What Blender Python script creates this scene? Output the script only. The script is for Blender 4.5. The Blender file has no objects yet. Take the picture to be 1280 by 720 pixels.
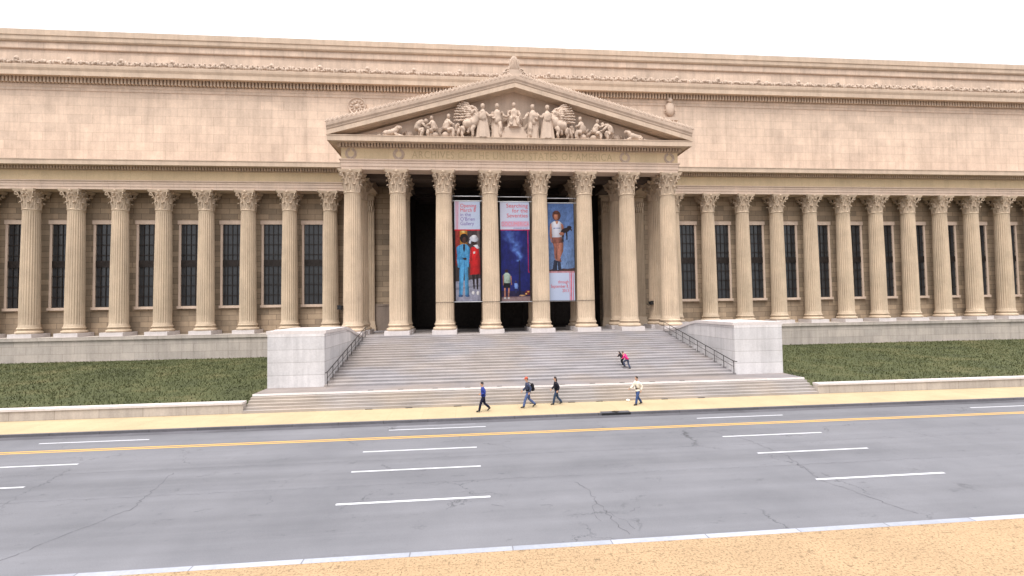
import bpy, math, random
from mathutils import Vector, Matrix
random.seed(7)
PI = math.pi
C = bpy.context.scene.collection
scene = bpy.context.scene

# ------------------------------------------------------------------ helpers
class MB:
    """collects geometry and links it as ONE mesh object"""
    def __init__(s): s.v = []; s.f = []; s.m = []; s.mi = 0
    def add(s, vs, fs):
        b = len(s.v); s.v += [tuple(p) for p in vs]
        for f in fs: s.f.append(tuple(b + i for i in f)); s.m.append(s.mi)
    def box(s, x0, x1, y0, y1, z0, z1):
        s.add([(x0,y0,z0),(x1,y0,z0),(x1,y1,z0),(x0,y1,z0),(x0,y0,z1),(x1,y0,z1),(x1,y1,z1),(x0,y1,z1)],
              [(0,3,2,1),(4,5,6,7),(0,1,5,4),(1,2,6,5),(2,3,7,6),(3,0,4,7)])
    def quad(s, a, b, c, d): s.add([a,b,c,d], [(0,1,2,3)])
    def prism_x(s, prof, x0, x1):
        """prof: closed (y,z) polygon, counter-clockwise seen from +x"""
        n = len(prof)
        vs = [(x0,y,z) for y,z in prof] + [(x1,y,z) for y,z in prof]
        s.add(vs, [(i,(i+1)%n,n+(i+1)%n,n+i)[::-1] for i in range(n)] + [tuple(range(n))[::-1], tuple(range(n,2*n))])
    def prism_y(s, prof, y0, y1):
        """prof: closed (x,z) polygon"""
        n = len(prof)
        vs = [(x,y0,z) for x,z in prof] + [(x,y1,z) for x,z in prof]
        s.add(vs, [(i,(i+1)%n,n+(i+1)%n,n+i) for i in range(n)] + [tuple(range(n))[::-1], tuple(range(n,2*n))])
    def loft(s, rings, cap=True, closed=True):
        n = len(rings[0]); vs = [p for r in rings for p in r]; fs = []
        for k in range(len(rings)-1):
            for i in range(n if closed else n-1):
                j = (i+1) % n
                fs.append((k*n+i, k*n+j, (k+1)*n+j, (k+1)*n+i))
        if cap: fs += [tuple(range(n))[::-1], tuple(range((len(rings)-1)*n, len(rings)*n))]
        s.add(vs, fs)
    def lathe(s, prof, n=32, cx=0, cy=0, cap=True):
        s.loft([[(cx+r*math.cos(2*PI*i/n), cy+r*math.sin(2*PI*i/n), z) for i in range(n)] for r,z in prof], cap)
    def tube(s, pts, r, n=8):
        pts = [Vector(p) for p in pts]; rings = []
        for i,p in enumerate(pts):
            d = (pts[min(i+1,len(pts)-1)] - pts[max(i-1,0)]).normalized()
            a = d.cross(Vector((0,0,1)));
            if a.length < 1e-3: a = d.cross(Vector((0,1,0)))
            a.normalize(); b = a.cross(d)
            rr = r[i] if isinstance(r,(list,tuple)) else r
            rings.append([p + a*rr*math.cos(2*PI*k/n) - b*rr*math.sin(2*PI*k/n) for k in range(n)])
        s.loft(rings)
    def ball(s, c, r, n=12, m=8, rot=None):
        rx,ry,rz = r if isinstance(r,(tuple,list)) else (r,r,r); c = Vector(c); rings = []
        for j in range(m+1):
            t = PI*j/m - PI/2; t = max(-PI/2+.05, min(PI/2-.05, t))
            ring = []
            for i in range(n):
                q = Vector((rx*math.cos(t)*math.cos(2*PI*i/n), ry*math.cos(t)*math.sin(2*PI*i/n), rz*math.sin(t)))
                if rot is not None: q = rot @ q
                ring.append(c+q)
            rings.append(ring)
        s.loft(rings)
    def sweep(s, path, prof):
        """closed profile (outward offset, z) swept along an XY path; outward is right of the walking direction"""
        P = [Vector(p) for p in path]; rings = []
        for i,p in enumerate(P):
            ns = []
            if i > 0: d = (p-P[i-1]).normalized(); ns.append(Vector((d.y,-d.x)))
            if i < len(P)-1: d = (P[i+1]-p).normalized(); ns.append(Vector((d.y,-d.x)))
            n = ns[0] if len(ns) == 1 else (ns[0]+ns[1])/(1+ns[0].dot(ns[1]))
            rings.append([(p.x+n.x*o, p.y+n.y*o, z) for o,z in prof])
        s.loft(rings)
    def build(s, name, mats, parent=None, smooth=None):
        me = bpy.data.meshes.new(name); me.from_pydata(s.v, [], s.f)
        if not isinstance(mats,(list,tuple)): mats = [mats]
        for m in mats: me.materials.append(m)
        if len(mats) > 1: me.polygons.foreach_set('material_index', s.m)
        me.update(); fix_normals(me)
        if smooth is not None: smooth_mesh(me, smooth)
        return link(name, me, parent)

import bmesh
from mathutils import noise as pnoise
def fix_normals(me):
    bm = bmesh.new(); bm.from_mesh(me); bmesh.ops.recalc_face_normals(bm, faces=bm.faces); bm.to_mesh(me); bm.free()
def smooth_mesh(me, ang):
    me.polygons.foreach_set('use_smooth', [True]*len(me.polygons)); me.set_sharp_from_angle(angle=math.radians(ang))
def link(name, me, parent=None):
    o = bpy.data.objects.new(name, me); C.objects.link(o)
    if parent: o.parent = parent
    return o
def empty(name, loc=(0,0,0), rz=0, parent=None):
    o = bpy.data.objects.new(name, None); C.objects.link(o); o.location = loc; o.rotation_euler = (0,0,rz)
    o.empty_display_size = .3
    if parent: o.parent = parent
    return o
def tag(o, label, cat, group=None):
    o['label'] = label; o['category'] = cat
    if group: o['group'] = group
    return o
def struct(o, kind='structure'): o['kind'] = kind; return o
def copy_tree(o, parent=None):
    c = o.copy(); C.objects.link(c)
    if parent: c.parent = parent
    for ch in list(o.children): copy_tree(ch, c)
    return c
def text_mesh(name, body, size, mat, parent, f, align='LEFT', spacing=1.0, sx=1.0, line=1.0):
    """writing as a mesh; f maps a point (x, z) of the lettering plane into the scene"""
    cu = bpy.data.curves.new(name, 'FONT'); cu.body = body; cu.size = size; cu.align_x = align
    cu.space_character = spacing; cu.space_line = line; cu.resolution_u = 3
    o = bpy.data.objects.new(name, cu); C.objects.link(o)
    dg = bpy.context.evaluated_depsgraph_get()
    me = bpy.data.meshes.new_from_object(o.evaluated_get(dg)); bpy.data.objects.remove(o); bpy.data.curves.remove(cu)
    for v in me.vertices: v.co = f(v.co.x*sx, v.co.y)
    me.materials.clear(); me.materials.append(mat)
    return link(name, me, parent)

# ------------------------------------------------------------------ materials
def nm(name):
    m = bpy.data.materials.new(name); m.use_nodes = True; nt = m.node_tree
    return m, nt, nt.nodes['Principled BSDF']
def nd(nt, t, **kw):
    n = nt.nodes.new(t)
    for k,v in kw.items():
        if k in n.inputs: n.inputs[k].default_value = v
        else: setattr(n, k, v)
    return n
def ramp(nt, src, stops):
    r = nt.nodes.new('ShaderNodeValToRGB'); e = r.color_ramp.elements
    while len(e) < len(stops): e.new(.5)
    for el,(p,c) in zip(e, stops):
        el.position = p; el.color = (*c,1) if isinstance(c,(tuple,list)) else (c,c,c,1)
    nt.links.new(src, r.inputs[0]); return r.outputs[0]
def mix(nt, a, b, fac, mode='MIX'):
    m = nt.nodes.new('ShaderNodeMix'); m.data_type = 'RGBA'; m.blend_type = mode
    for s,i in ((fac,0),(a,6),(b,7)):
        if isinstance(s,(int,float)): m.inputs[i].default_value = s
        elif isinstance(s,(tuple,list)): m.inputs[i].default_value = (*s,1)
        else: nt.links.new(s, m.inputs[i])
    return m.outputs[2]
def noise(nt, co, scale, detail=5, rough=.6, stretch=None):
    n = nd(nt,'ShaderNodeTexNoise', Scale=scale, Detail=detail, Roughness=rough)
    if stretch:
        mp = nt.nodes.new('ShaderNodeMapping'); mp.inputs['Scale'].default_value = stretch
        nt.links.new(co, mp.inputs[0]); co = mp.outputs[0]
    nt.links.new(co, n.inputs['Vector']); return n.outputs[0]
def swiz(nt, co, a, b, rot=False):
    """a vector whose x, y are components a and b of co"""
    sp = nt.nodes.new('ShaderNodeSeparateXYZ'); nt.links.new(co, sp.inputs[0])
    cb = nt.nodes.new('ShaderNodeCombineXYZ'); nt.links.new(sp.outputs[a], cb.inputs[0]); nt.links.new(sp.outputs[b], cb.inputs[1])
    return cb.outputs[0]
def bump(nt, bs, h, st, dist=.02):
    b = nd(nt,'ShaderNodeBump', Strength=st, Distance=dist); nt.links.new(h, b.inputs['Height']); nt.links.new(b.outputs[0], bs.inputs['Normal'])

def stone(name, col, var=.12, stain=.35, joints=None, rough=.85, streak=True, bscale=14, bc=.14, mc=.55):
    """weathered stone; joints = (axis a, axis b, course width, course height, mortar)"""
    m, nt, bs = nm(name)
    tc = nt.nodes.new('ShaderNodeTexCoord'); co = tc.outputs['Object']
    oi = nt.nodes.new('ShaderNodeObjectInfo'); va = nd(nt,'ShaderNodeVectorMath', operation='MULTIPLY_ADD')
    nt.links.new(oi.outputs['Random'], va.inputs[0]); va.inputs[1].default_value = (61,37,23); nt.links.new(co, va.inputs[2]); cn = va.outputs[0]
    c = tuple(col)
    lo = tuple(x*(1-var*1.6) for x in c); hi = tuple(min(1,x*(1+var)) for x in c)
    base = ramp(nt, noise(nt,cn,.45,6,.65), [(.28,lo),(.72,hi)])
    if joints:
        a,b,w,h,mo = joints
        br = nd(nt,'ShaderNodeTexBrick', Scale=1.0); br.offset = .5
        br.inputs['Brick Width'].default_value = w; br.inputs['Row Height'].default_value = h
        br.inputs['Mortar Size'].default_value = mo; br.inputs['Mortar Smooth'].default_value = .3; br.inputs['Bias'].default_value = 0
        br.inputs['Color1'].default_value = (1-bc,1-bc,1-bc,1); br.inputs['Color2'].default_value = (1+bc*.5,1+bc*.4,1+bc*.3,1); br.inputs['Mortar'].default_value = (mc,mc*.96,mc*.93,1)
        nt.links.new(swiz(nt,co,a,b), br.inputs['Vector'])
        base = mix(nt, base, br.outputs[0], 1.0, 'MULTIPLY')
    if streak:
        st = ramp(nt, noise(nt,cn,1.0,6,.7,(1.6,1.6,.12)), [(.42,1.0),(.8,1-stain)])
        base = mix(nt, base, st, 1.0, 'MULTIPLY')
    fine = ramp(nt, noise(nt,cn,9,4,.7), [(.3,.9),(.7,1.06)])
    base = mix(nt, base, fine, 1.0, 'MULTIPLY')
    nt.links.new(base, bs.inputs['Base Color']); bs.inputs['Roughness'].default_value = rough
    bs.inputs['Specular IOR Level'].default_value = .25
    bump(nt, bs, noise(nt,cn,bscale,6,.7), .35, .03)
    return m
def plain(name, col, rough=.6, metal=0, var=.1, sc=20, spec=.4):
    m, nt, bs = nm(name)
    tc = nt.nodes.new('ShaderNodeTexCoord'); co = tc.outputs['Object']
    b = ramp(nt, noise(nt,co,sc,4,.6), [(.3,tuple(x*(1-var) for x in col)),(.7,tuple(min(1,x*(1+var)) for x in col))])
    nt.links.new(b, bs.inputs['Base Color']); bs.inputs['Roughness'].default_value = rough; bs.inputs['Metallic'].default_value = metal
    bs.inputs['Specular IOR Level'].default_value = spec
    return m
def cloth(name, col, var=.18):
    m, nt, bs = nm(name)
    tc = nt.nodes.new('ShaderNodeTexCoord'); co = tc.outputs['Object']
    b = ramp(nt, noise(nt,co,12,5,.6), [(.3,tuple(x*(1-var) for x in col)),(.7,tuple(min(1,x*(1+var)) for x in col))])
    nt.links.new(b, bs.inputs['Base Color']); bs.inputs['Roughness'].default_value = .9; bs.inputs['Specular IOR Level'].default_value = .15
    bump(nt, bs, noise(nt,co,14,3,.5), .5, .03)
    return m

COL = (.56,.43,.30)
M = {}
M['shaft'] = stone('column_limestone', (.565,.445,.33), .11, .26)
M['cap'] = stone('capital_limestone', (.52,.41,.31), .12, .25, streak=False)
M['entab'] = stone('entablature_limestone', (.62,.485,.395), .08, .12, joints=(0,2,2.26,9.0,.012), bc=.05, mc=.72)
M['frieze'] = stone('frieze_limestone', (.64,.50,.325), .08, .10, joints=(0,2,2.26,9.0,.012), bc=.05, mc=.75)
M['cornice'] = stone('cornice_limestone', (.58,.455,.355), .10, .22)
M['attic'] = stone('attic_limestone', (.64,.50,.40), .11, .26, joints=(0,2,2.7,1.05,.016), bc=.08, mc=.68)
M['relief'] = stone('carved_limestone', (.53,.415,.335), .14, .25, streak=False, bscale=8)
M['tymp'] = stone('tympanum_limestone', (.52,.405,.325), .12, .2)
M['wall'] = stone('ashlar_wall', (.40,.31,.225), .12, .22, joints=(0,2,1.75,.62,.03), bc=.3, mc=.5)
M['wallside'] = stone('ashlar_shade_return', (.05,.042,.04), .12, .22, joints=(1,2,1.75,.62,.02))  # ashlar colour darkened to stand in for shade inside the porch
M['dado'] = stone('dado_stone', (.33,.26,.215), .1, .25)
M['plinth'] = stone('grey_plinth_stone', (.60,.55,.54), .06, .15)
M['granite'] = stone('granite_base', (.46,.41,.37), .1, .3, joints=(0,2,2.4,.86,.015))
M['granite_side'] = stone('granite_base_side', (.60,.585,.60), .1, .25, joints=(1,2,2.4,.86,.015))
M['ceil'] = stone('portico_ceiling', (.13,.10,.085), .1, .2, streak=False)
M['letter'] = stone('engraved_letter_stone', (.48,.37,.235), .1, .1, streak=False)
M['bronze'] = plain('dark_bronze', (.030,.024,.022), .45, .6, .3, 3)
M['shade_stone'] = stone('porch_shade_stone', (.055,.045,.045), .1, .2, joints=(0,2,1.75,.7,.015))  # near-black stone: the porch's deep shade is put into its colour
M['rail'] = plain('dark_iron', (.05,.045,.045), .5, .5)
M['black'] = plain('black_metal', (.015,.015,.017), .5, .2)
M['silver'] = plain('galvanised_steel', (.42,.42,.44), .4, .8)
M['glass'] = plain('dark_window_glass', (.03,.032,.036), .12, 0, .2, 1, .6)
M['joint'] = plain('dirt_in_joint', (.05,.042,.038), .95)

# stair granite with dirty mottling in each step
def stair_mat(name, col):
    m, nt, bs = nm(name)
    tc = nt.nodes.new('ShaderNodeTexCoord'); co = tc.outputs['Object']
    base = ramp(nt, noise(nt,co,.35,6,.7), [(.25,tuple(x*.82 for x in col)),(.5,col),(.75,(col[0]*1.12,col[1]*1.11,col[2]*1.12))])
    blk = ramp(nt, noise(nt,co,.8,3,.5,(.5,1.6,7.5)), [(.3,.82),(.7,1.12)])
    base = mix(nt, base, blk, 1.0, 'MULTIPLY')
    cool = ramp(nt, noise(nt,co,.22,2,.5), [(.42,(1.02,.99,.96)),(.6,(.95,.98,1.05))])
    base = mix(nt, base, cool, 1.0, 'MULTIPLY')
    br = nd(nt,'ShaderNodeTexBrick', Scale=1.0); br.offset = .5
    br.inputs['Brick Width'].default_value = 2.2; br.inputs['Row Height'].default_value = .1368
    br.inputs['Mortar Size'].default_value = .010; br.inputs['Mortar Smooth'].default_value = .2
    br.inputs['Color1'].default_value = (.93,.93,.93,1); br.inputs['Color2'].default_value = (1.05,1.05,1.05,1); br.inputs['Mortar'].default_value = (.62,.6,.58,1)
    nt.links.new(swiz(nt,co,0,2), br.inputs['Vector'])
    base = mix(nt, base, br.outputs[0], .45, 'MULTIPLY')
    spk = ramp(nt, noise(nt,co,40,2,.8), [(.35,.82),(.6,1.05)])
    base = mix(nt, base, spk, 1.0, 'MULTIPLY')
    nt.links.new(base, bs.inputs['Base Color']); bs.inputs['Roughness'].default_value = .8
    bump(nt, bs, noise(nt,co,25,4,.7), .3, .02)
    return m
M['stair'] = stair_mat('stair_granite', (.305,.277,.27))
M['stair_low'] = stair_mat('stair_granite_lower', (.345,.303,.27))
M['landing'] = stair_mat('landing_granite', (.235,.205,.195))
M['nosing'] = stone('pale_landing_edge', (.72,.66,.64), .06, .1, streak=False)

def asphalt():
    m, nt, bs = nm('weathered_asphalt')
    tc = nt.nodes.new('ShaderNodeTexCoord'); co = tc.outputs['Object']
    base = ramp(nt, noise(nt,co,.25,6,.65), [(.3,(.140,.141,.157)),(.7,(.178,.178,.196))])
    lanes = ramp(nt, noise(nt,co,.5,6,.65,(.06,1.4,1)), [(.33,.86),(.65,1.08)])     # wheel tracks and oil bands along the lanes
    base = mix(nt, base, lanes, 1.0, 'MULTIPLY')
    blot = ramp(nt, noise(nt,co,2.2,5,.75,(.5,1,1)), [(.26,.68),(.38,1.0)])
    base = mix(nt, base, blot, 1.0, 'MULTIPLY')
    # long wandering cracks: the zero line of a warped noise, kept only in some places
    cr = nd(nt,'ShaderNodeTexVoronoi', feature='DISTANCE_TO_EDGE', Scale=.22)
    wn = nd(nt,'ShaderNodeTexNoise', Scale=1.3, Detail=5, Roughness=.7); nt.links.new(co, wn.inputs['Vector'])
    vm = nd(nt,'ShaderNodeVectorMath', operation='MULTIPLY_ADD'); nt.links.new(wn.outputs['Color'], vm.inputs[0])
    vm.inputs[1].default_value = (1.6,1.6,0); nt.links.new(co, vm.inputs[2]); nt.links.new(vm.outputs[0], cr.inputs['Vector'])
    line = ramp(nt, cr.outputs['Distance'], [(.0015,.45),(.006,1.0)])
    keep = ramp(nt, noise(nt,co,.33,3,.6), [(.5,(1,1,1)),(.62,(0,0,0))])
    line = mix(nt, line, (1,1,1), keep)
    base = mix(nt, base, line, 1.0, 'MULTIPLY')
    grain = ramp(nt, noise(nt,co,38,3,.85), [(.3,.78),(.7,1.14)])
    base = mix(nt, base, grain, 1.0, 'MULTIPLY')
    nt.links.new(base, bs.inputs['Base Color']); bs.inputs['Roughness'].default_value = .82; bs.inputs['Specular IOR Level'].default_value = .25
    bump(nt, bs, noise(nt,co,60,3,.8), .5, .01)
    return m
M['asphalt'] = asphalt()
def walk_mat(name, col, speck, joint):
    m, nt, bs = nm(name)
    tc = nt.nodes.new('ShaderNodeTexCoord'); co = tc.outputs['Object']
    base = ramp(nt, noise(nt,co,.5,5,.6), [(.3,tuple(x*.9 for x in col)),(.7,tuple(x*1.06 for x in col))])
    sp = ramp(nt, noise(nt,co,17,4,.75), [(.34,speck),(.5,1.0),(.72,1.1)])
    base = mix(nt, base, sp, 1.0, 'MULTIPLY')
    big = ramp(nt, noise(nt,co,4.5,5,.75), [(.33,speck*.9),(.44,1.0)])
    base = mix(nt, base, big, .75, 'MULTIPLY')
    br = nd(nt,'ShaderNodeTexBrick', Scale=1.0); br.offset = 0
    br.inputs['Brick Width'].default_value = joint; br.inputs['Row Height'].default_value = joint
    br.inputs['Mortar Size'].default_value = .008; br.inputs['Mortar Smooth'].default_value = .3
    br.inputs['Color1'].default_value = (1,1,1,1); br.inputs['Color2'].default_value = (.95,.95,.95,1); br.inputs['Mortar'].default_value = (.75,.72,.7,1)
    nt.links.new(swiz(nt,co,0,1), br.inputs['Vector'])
    base = mix(nt, base, br.outputs[0], 1.0, 'MULTIPLY')
    nt.links.new(base, bs.inputs['Base Color']); bs.inputs['Roughness'].default_value = .88; bs.inputs['Specular IOR Level'].default_value = .2
    bump(nt, bs, noise(nt,co,30,4,.8), .5, .015)
    return m
M['walk'] = walk_mat('pale_tan_paving', (.43,.34,.215), .9, 1.9)
M['nearwalk'] = walk_mat('exposed_aggregate_paving', (.385,.268,.160), .38, 3.3)
def paint(name, col):
    m, nt, bs = nm(name)
    tc = nt.nodes.new('ShaderNodeTexCoord'); co = tc.outputs['Object']
    w = ramp(nt, noise(nt,co,9,5,.8), [(.30,tuple(x*.35+.1 for x in col)),(.42,col)])
    nt.links.new(w, bs.inputs['Base Color']); bs.inputs['Roughness'].default_value = .7
    return m
M['white_paint'] = paint('worn_white_paint', (.55,.55,.59))
M['faint_paint'] = paint('faded_white_paint', (.30,.29,.33))
M['yellow_paint'] = paint('worn_yellow_paint', (.64,.37,.065))
M['kerb_near'] = stone('pale_granite_kerb', (.33,.345,.40), .10, .15, joints=(0,1,2.6,5,.02), streak=False)
M['kerb_far'] = stone('dirty_granite_kerb', (.13,.125,.14), .15, .2, joints=(0,1,2.4,5,.02), streak=False)
M['gutter'] = stone('gutter_dirt', (.10,.097,.11), .2, .2, streak=False)
def lawn_mat():
    m, nt, bs = nm('mown_grass')
    tc = nt.nodes.new('ShaderNodeTexCoord'); co = tc.outputs['Object']
    b = ramp(nt, noise(nt,co,.22,9,.8), [(.3,(.045,.052,.018)),(.5,(.075,.085,.028)),(.62,(.12,.115,.045)),(.75,(.17,.145,.07))])
    g = ramp(nt, noise(nt,co,30,4,.8), [(.3,.55),(.7,1.3)])
    nt.links.new(mix(nt,b,g,1.0,'MULTIPLY'), bs.inputs['Base Color']); bs.inputs['Roughness'].default_value = .95
    bump(nt, bs, noise(nt,co,45,4,.8), 1.0, .05)
    return m
M['lawn'] = lawn_mat()

# ------------------------------------------------------------------ the setting
ZS = 3.5                                   # portico floor above the pavement
XC = [-16.07,-11.68,-7.16,-2.53,2.53,7.16,11.68,16.07]
def sheet(name, x0,x1,y0,y1,z, mat):
    mb = MB(); mb.quad((x0,y0,z),(x1,y0,z),(x1,y1,z),(x0,y1,z)); return struct(mb.build(name, mat))
sheet('ground', -600,600,-400,700,-.22, M['gutter'])
mb = MB(); nx = 60
mb.quad((-160,-35.6,-.13),(160,-35.6,-.13),(160,-21.17,-.13),(-160,-21.17,-.13))
road = struct(mb.build('road', M['asphalt']))
def marking(x0,x1,yc,w,mat,z=-.126,dy=0):
    mb = MB(); mb.quad((x0,yc-w/2-dy,z),(x1,yc-w/2,z),(x1,yc+w/2,z),(x0,yc+w/2-dy,z)); return mb.build('lane_marking', mat, road)
for k in range(-5,6):
    P = 16.6*k
    for yc,x1,w in ((-31.96,-4.29,.13),(-28.86,-4.52,.12),(-26.28,-4.62,.12),(-22.64,-4.08,.11)):
        marking(x1+P-5.0, x1+P, yc, w, M['white_paint'])
marking(-9.2,-4.6,-22.0,.07,M['faint_paint'])
marking(-150,150,-24.02,.11,M['yellow_paint']); marking(-150,150,-24.27,.11,M['yellow_paint'])
mb = MB(); mb.quad((-160,-21.75,-.124),(160,-21.75,-.124),(160,-21.17,-.124),(-160,-21.17,-.124)); 
struct(mb.build('gutter', M['gutter']))
# wandering crack in the near lanes, and short tar-filled scars
def crack(pts, w, name='road_crack'):
    rnd = random.Random(len(pts)*7+int(pts[0][0]*10)); P = []
    for (x0,y0),(x1,y1) in zip(pts,pts[1:]):
        n = max(2,int(math.hypot(x1-x0,y1-y0)/.16))
        for k in range(n): P.append((x0+(x1-x0)*k/n+rnd.uniform(-.07,.07), y0+(y1-y0)*k/n+rnd.uniform(-.07,.07)))
    P.append(pts[-1]); mb = MB()
    for (x0,y0),(x1,y1) in zip(P,P[1:]):
        d = Vector((x1-x0,y1-y0)); d.normalize(); h = w*rnd.uniform(.2,.8)/2; nx_,ny_ = -d.y*h, d.x*h
        mb.quad((x0-nx_,y0-ny_,-.1262),(x0+nx_,y0+ny_,-.1262),(x1+nx_,y1+ny_,-.1262),(x1-nx_,y1-ny_,-.1262))
    return mb.build(name, M['crackfill'], road)
M['crackfill'] = plain('crack_dirt', (.085,.083,.094), .95)
crack([(-1.17,-31.0),(-.91,-31.8),(-.92,-32.8),(-.83,-33.6),(-.79,-34.3),(-.6,-35.1)],.035); crack([(-.92,-32.8),(-1.2,-33.4),(-1.16,-34.2)],.025); crack([(-.06,-33.7),(.15,-33.5),(.3,-33.4)],.04); crack([(-.83,-33.6),(-.45,-34.2),(-.35,-34.8)],.025)
crack([(-2.7,-32.9),(-2.35,-32.93)],.07); crack([(-4.3,-32.6),(-3.9,-32.8)],.04)
crack([(8.2,-34.9),(7.4,-32.0),(8.1,-29.2),(7.6,-26.0)],.045); crack([(-17,-34.5),(-15.8,-31.5),(-16.5,-28.0)],.045)
for yy in (-27.55,-30.4):
    crack([(-60,yy),(-20,yy+.03),(20,yy-.03),(60,yy)],.016,'road_seam')
# far pavement, near pavement and their kerbs
sheet('pavement', -160,160,-21.0,-17.0,0, M['walk'])
mb = MB(); mb.box(-160,160,-21.17,-21.0,-.3,.004); struct(mb.build('kerb', M['kerb_far']))
sheet('pavement_near', -160,160,-70,-35.82,0, M['nearwalk'])
mb = MB(); mb.box(-160,160,-35.82,-35.6,-.3,.004); struct(mb.build('kerb_near', M['kerb_near']))

# ------------------------------------------------------------------ stairs
stairs = empty('entrance_stairs', (0,0,0))
tag(stairs, 'broad grey granite stairs rising from the pavement to the row of columns', 'stairs')
XL = 14.65                                 # half width of the upper flight
# lower flight: six risers up to the landing
nl, rl, tl = 6, .15, .27
prof = [(-14.2,-.2)]; y = -17.9; z = 0
prof = [(-17.9,-.2)]
for i in range(nl-1):
    prof += [(y,z),(y,z+rl)]; z += rl; y += tl
yl = y                                     # last riser belongs to the pale landing edge
prof += [(y,z),(y+.5,z),(y+.5,-.2)]
mb = MB(); mb.prism_x(prof, -18.4, 18.4); mb.build('lower_flight', M['stair_low'], stairs)
mb = MB(); mb.box(-18.4,18.4,yl,yl+.05,z+.03,z+rl); mb.build('landing_edge', M['nosing'], stairs)
mb = MB(); mb.box(-18.4,18.4,yl+.05,-14.2,-.2,z+rl-.004); mb.build('landing', M['landing'], stairs)
zl = z+rl-.004
nu = 19; ru = (ZS-zl)/nu; tu = (14.45-2.1)/(nu-1)
prof = [(-14.45,-.2)]; y = -14.45; z = zl
def stair_z(Y):
    if Y < -14.45: return zl
    return min(ZS, zl+ru*(math.floor((Y+14.45)/tu)+1))
for i in range(nu):
    prof += [(y,z),(y,z+ru)]; z += ru; y += tu
prof[-1] = (prof[-1][0], ZS)
prof += [(-1.5,ZS),(-1.5,-.2)]
mb = MB(); mb.prism_x(prof, -XL, XL); mb.build('upper_flight', M['stair'], stairs)
# dark weep slots in the joints at the foot of the stairs and behind the landing edge
for x in (-11.2,-9.3,-7.1,-5.0,-2.9,-.8,1.3,3.35,5.4,7.5,9.6):
    mb = MB(); mb.box(x-.17,x+.17,yl+.10,yl+.24,.897,.915); mb.build('weep_slot', M['joint'], stairs)
for x in (-11.0,-8.6,-5.6,-.9,1.6,3.4,7.7,10.2):
    mb = MB(); mb.box(x-.2-random.random()*.1,x+.2,-17.96,-17.89,.002,.035); mb.build('weep_slot', M['joint'], stairs)

# sloping-topped cheek blocks that flank the upper flight
def cheek(sgn):
    t = empty('cheek_block', (sgn*16.5,-8,0))
    xi, xo = sgn*(XL+.02), sgn*18.4
    def P(x): return x - sgn*16.5
    a, b = min(P(xi),P(xo)), max(P(xi),P(xo))
    top = [(-1.55,3.62),(-3.5,3.80),(-5.5,4.15),(-7.2,4.52),(-8.6,4.72),(-14.3,4.72)]
    mb = MB(); mb.prism_x([(-1.55+8,-.2)]+[(y+8,z-.22) for y,z in top]+[(-14.3+8,-.2)], a, b); mb.build('block', M['granite_side'], t)
    mb = MB()
    pr = [(y+8,z-.222) for y,z in top] ; pr2 = [(y+8,z) for y,z in top]
    mb.prism_x(pr2+pr[::-1], a-.09, b+.09); mb.build('coping', M['plinth'], t)
    return t
tag(cheek(-1), 'pale stone cheek block with rising coping at left end of the stairs', 'cheek block', 'cheek blocks beside the stairs')
tag(cheek(1), 'pale stone cheek block with rising coping at right end of the stairs', 'cheek block', 'cheek blocks beside the stairs')

def handrail(sgn):
    x = sgn*(XL-.22)
    t = empty('handrail', (x,-1.9,ZS))
    pts = [(0,.35,.88)] + [(0,-k*tu*1.0-.2,.88-k*ru) for k in range(0,19)]
    mb = MB(); mb.tube([(0,.9,.88)]+pts+[(0,pts[-1][1]-.5,pts[-1][2])], .032, 8); mb.build('top_rail', M['rail'], t, 40)
    mb = MB(); mb.tube([(0,p[1],p[2]-.4) for p in pts], .02, 8); mb.build('lower_rail', M['rail'], t, 40)
    for k in range(0,19,2):
        y = -k*tu-.25; mb = MB(); zt = .88-k*ru; mb.tube([(0,y,zt),(0,y,zt-.91)], .024, 8); mb.build('post', M['rail'], t, 40)
    return t
tag(handrail(-1), 'dark iron handrail running down the left edge of the stairs', 'handrail', 'handrails of the stairs')
tag(handrail(1), 'dark iron handrail running down the right edge of the stairs', 'handrail', 'handrails of the stairs')

# ------------------------------------------------------------------ the building
B = empty('columned_building', (0,0,0))
tag(B, 'pale limestone classical building with tall Corinthian columns, carved pediment and high attic', 'building')

# --- one column: shaft (part) > base, capital (sub-parts)
def col_shaft():
    mb = MB(); n = 24; rings = []
    z0, z1 = 1.12, 14.02
    def ring(z, r, depth):
        out = []
        for i in range(n):
            for k,t in enumerate((0,.14,.32,.5,.68,.86)):
                a = 2*PI*(i+t)/n
                d = depth*math.sin(PI*max(0,(t-.14))/.72) if .14 <= t <= .86 else 0
                out.append(((r-d)*math.cos(a),(r-d)*math.sin(a),z))
        return out
    R0, R1 = .885, .765
    def rad(u): return R0-(R0-R1)*(u**1.6)
    rings.append(ring(z0,R0+.06,0)); rings.append(ring(z0+.10,R0+.03,0)); rings.append(ring(z0+.22,R0,0))
    rings.append(ring(z0+.30,R0,.062))
    for k in range(1,13):
        u = k/13; rings.append(ring(z0+.3+(z1-z0-.75)*u, rad(u), .062))
    rings.append(ring(z1-.40,R1,.055)); rings.append(ring(z1-.30,R1,0)); rings.append(ring(z1-.14,R1+.01,0))
    for a in range(7):
        t = PI*a/6; rings.append(ring(z1-.14+.12*(1-math.cos(t))/2, R1+.02+.05*math.sin(t),0))
    rings.append(ring(z1,R1+.0,0))
    mb.loft(rings); return mb
def col_base():
    mb = MB()
    def torus(r, z0, h, bul): return [(r+bul*math.sin(PI*t/8), z0+h*(1-math.cos(PI*t/8))/2) for t in range(9)]
    pr = [(1.12,.42)]+torus(1.04,.42,.27,.12)+[(1.02,.70),(.965,.74),(.95,.80),(.975,.87),(1.0,.88)]+torus(.955,.88,.18,.075)+[(.95,1.07),(.94,1.13)]
    mb.lathe(pr, 48); mb.mi = 1
    mb.box(-1.19,1.19,-1.19,1.19,0,.418); return mb
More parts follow.
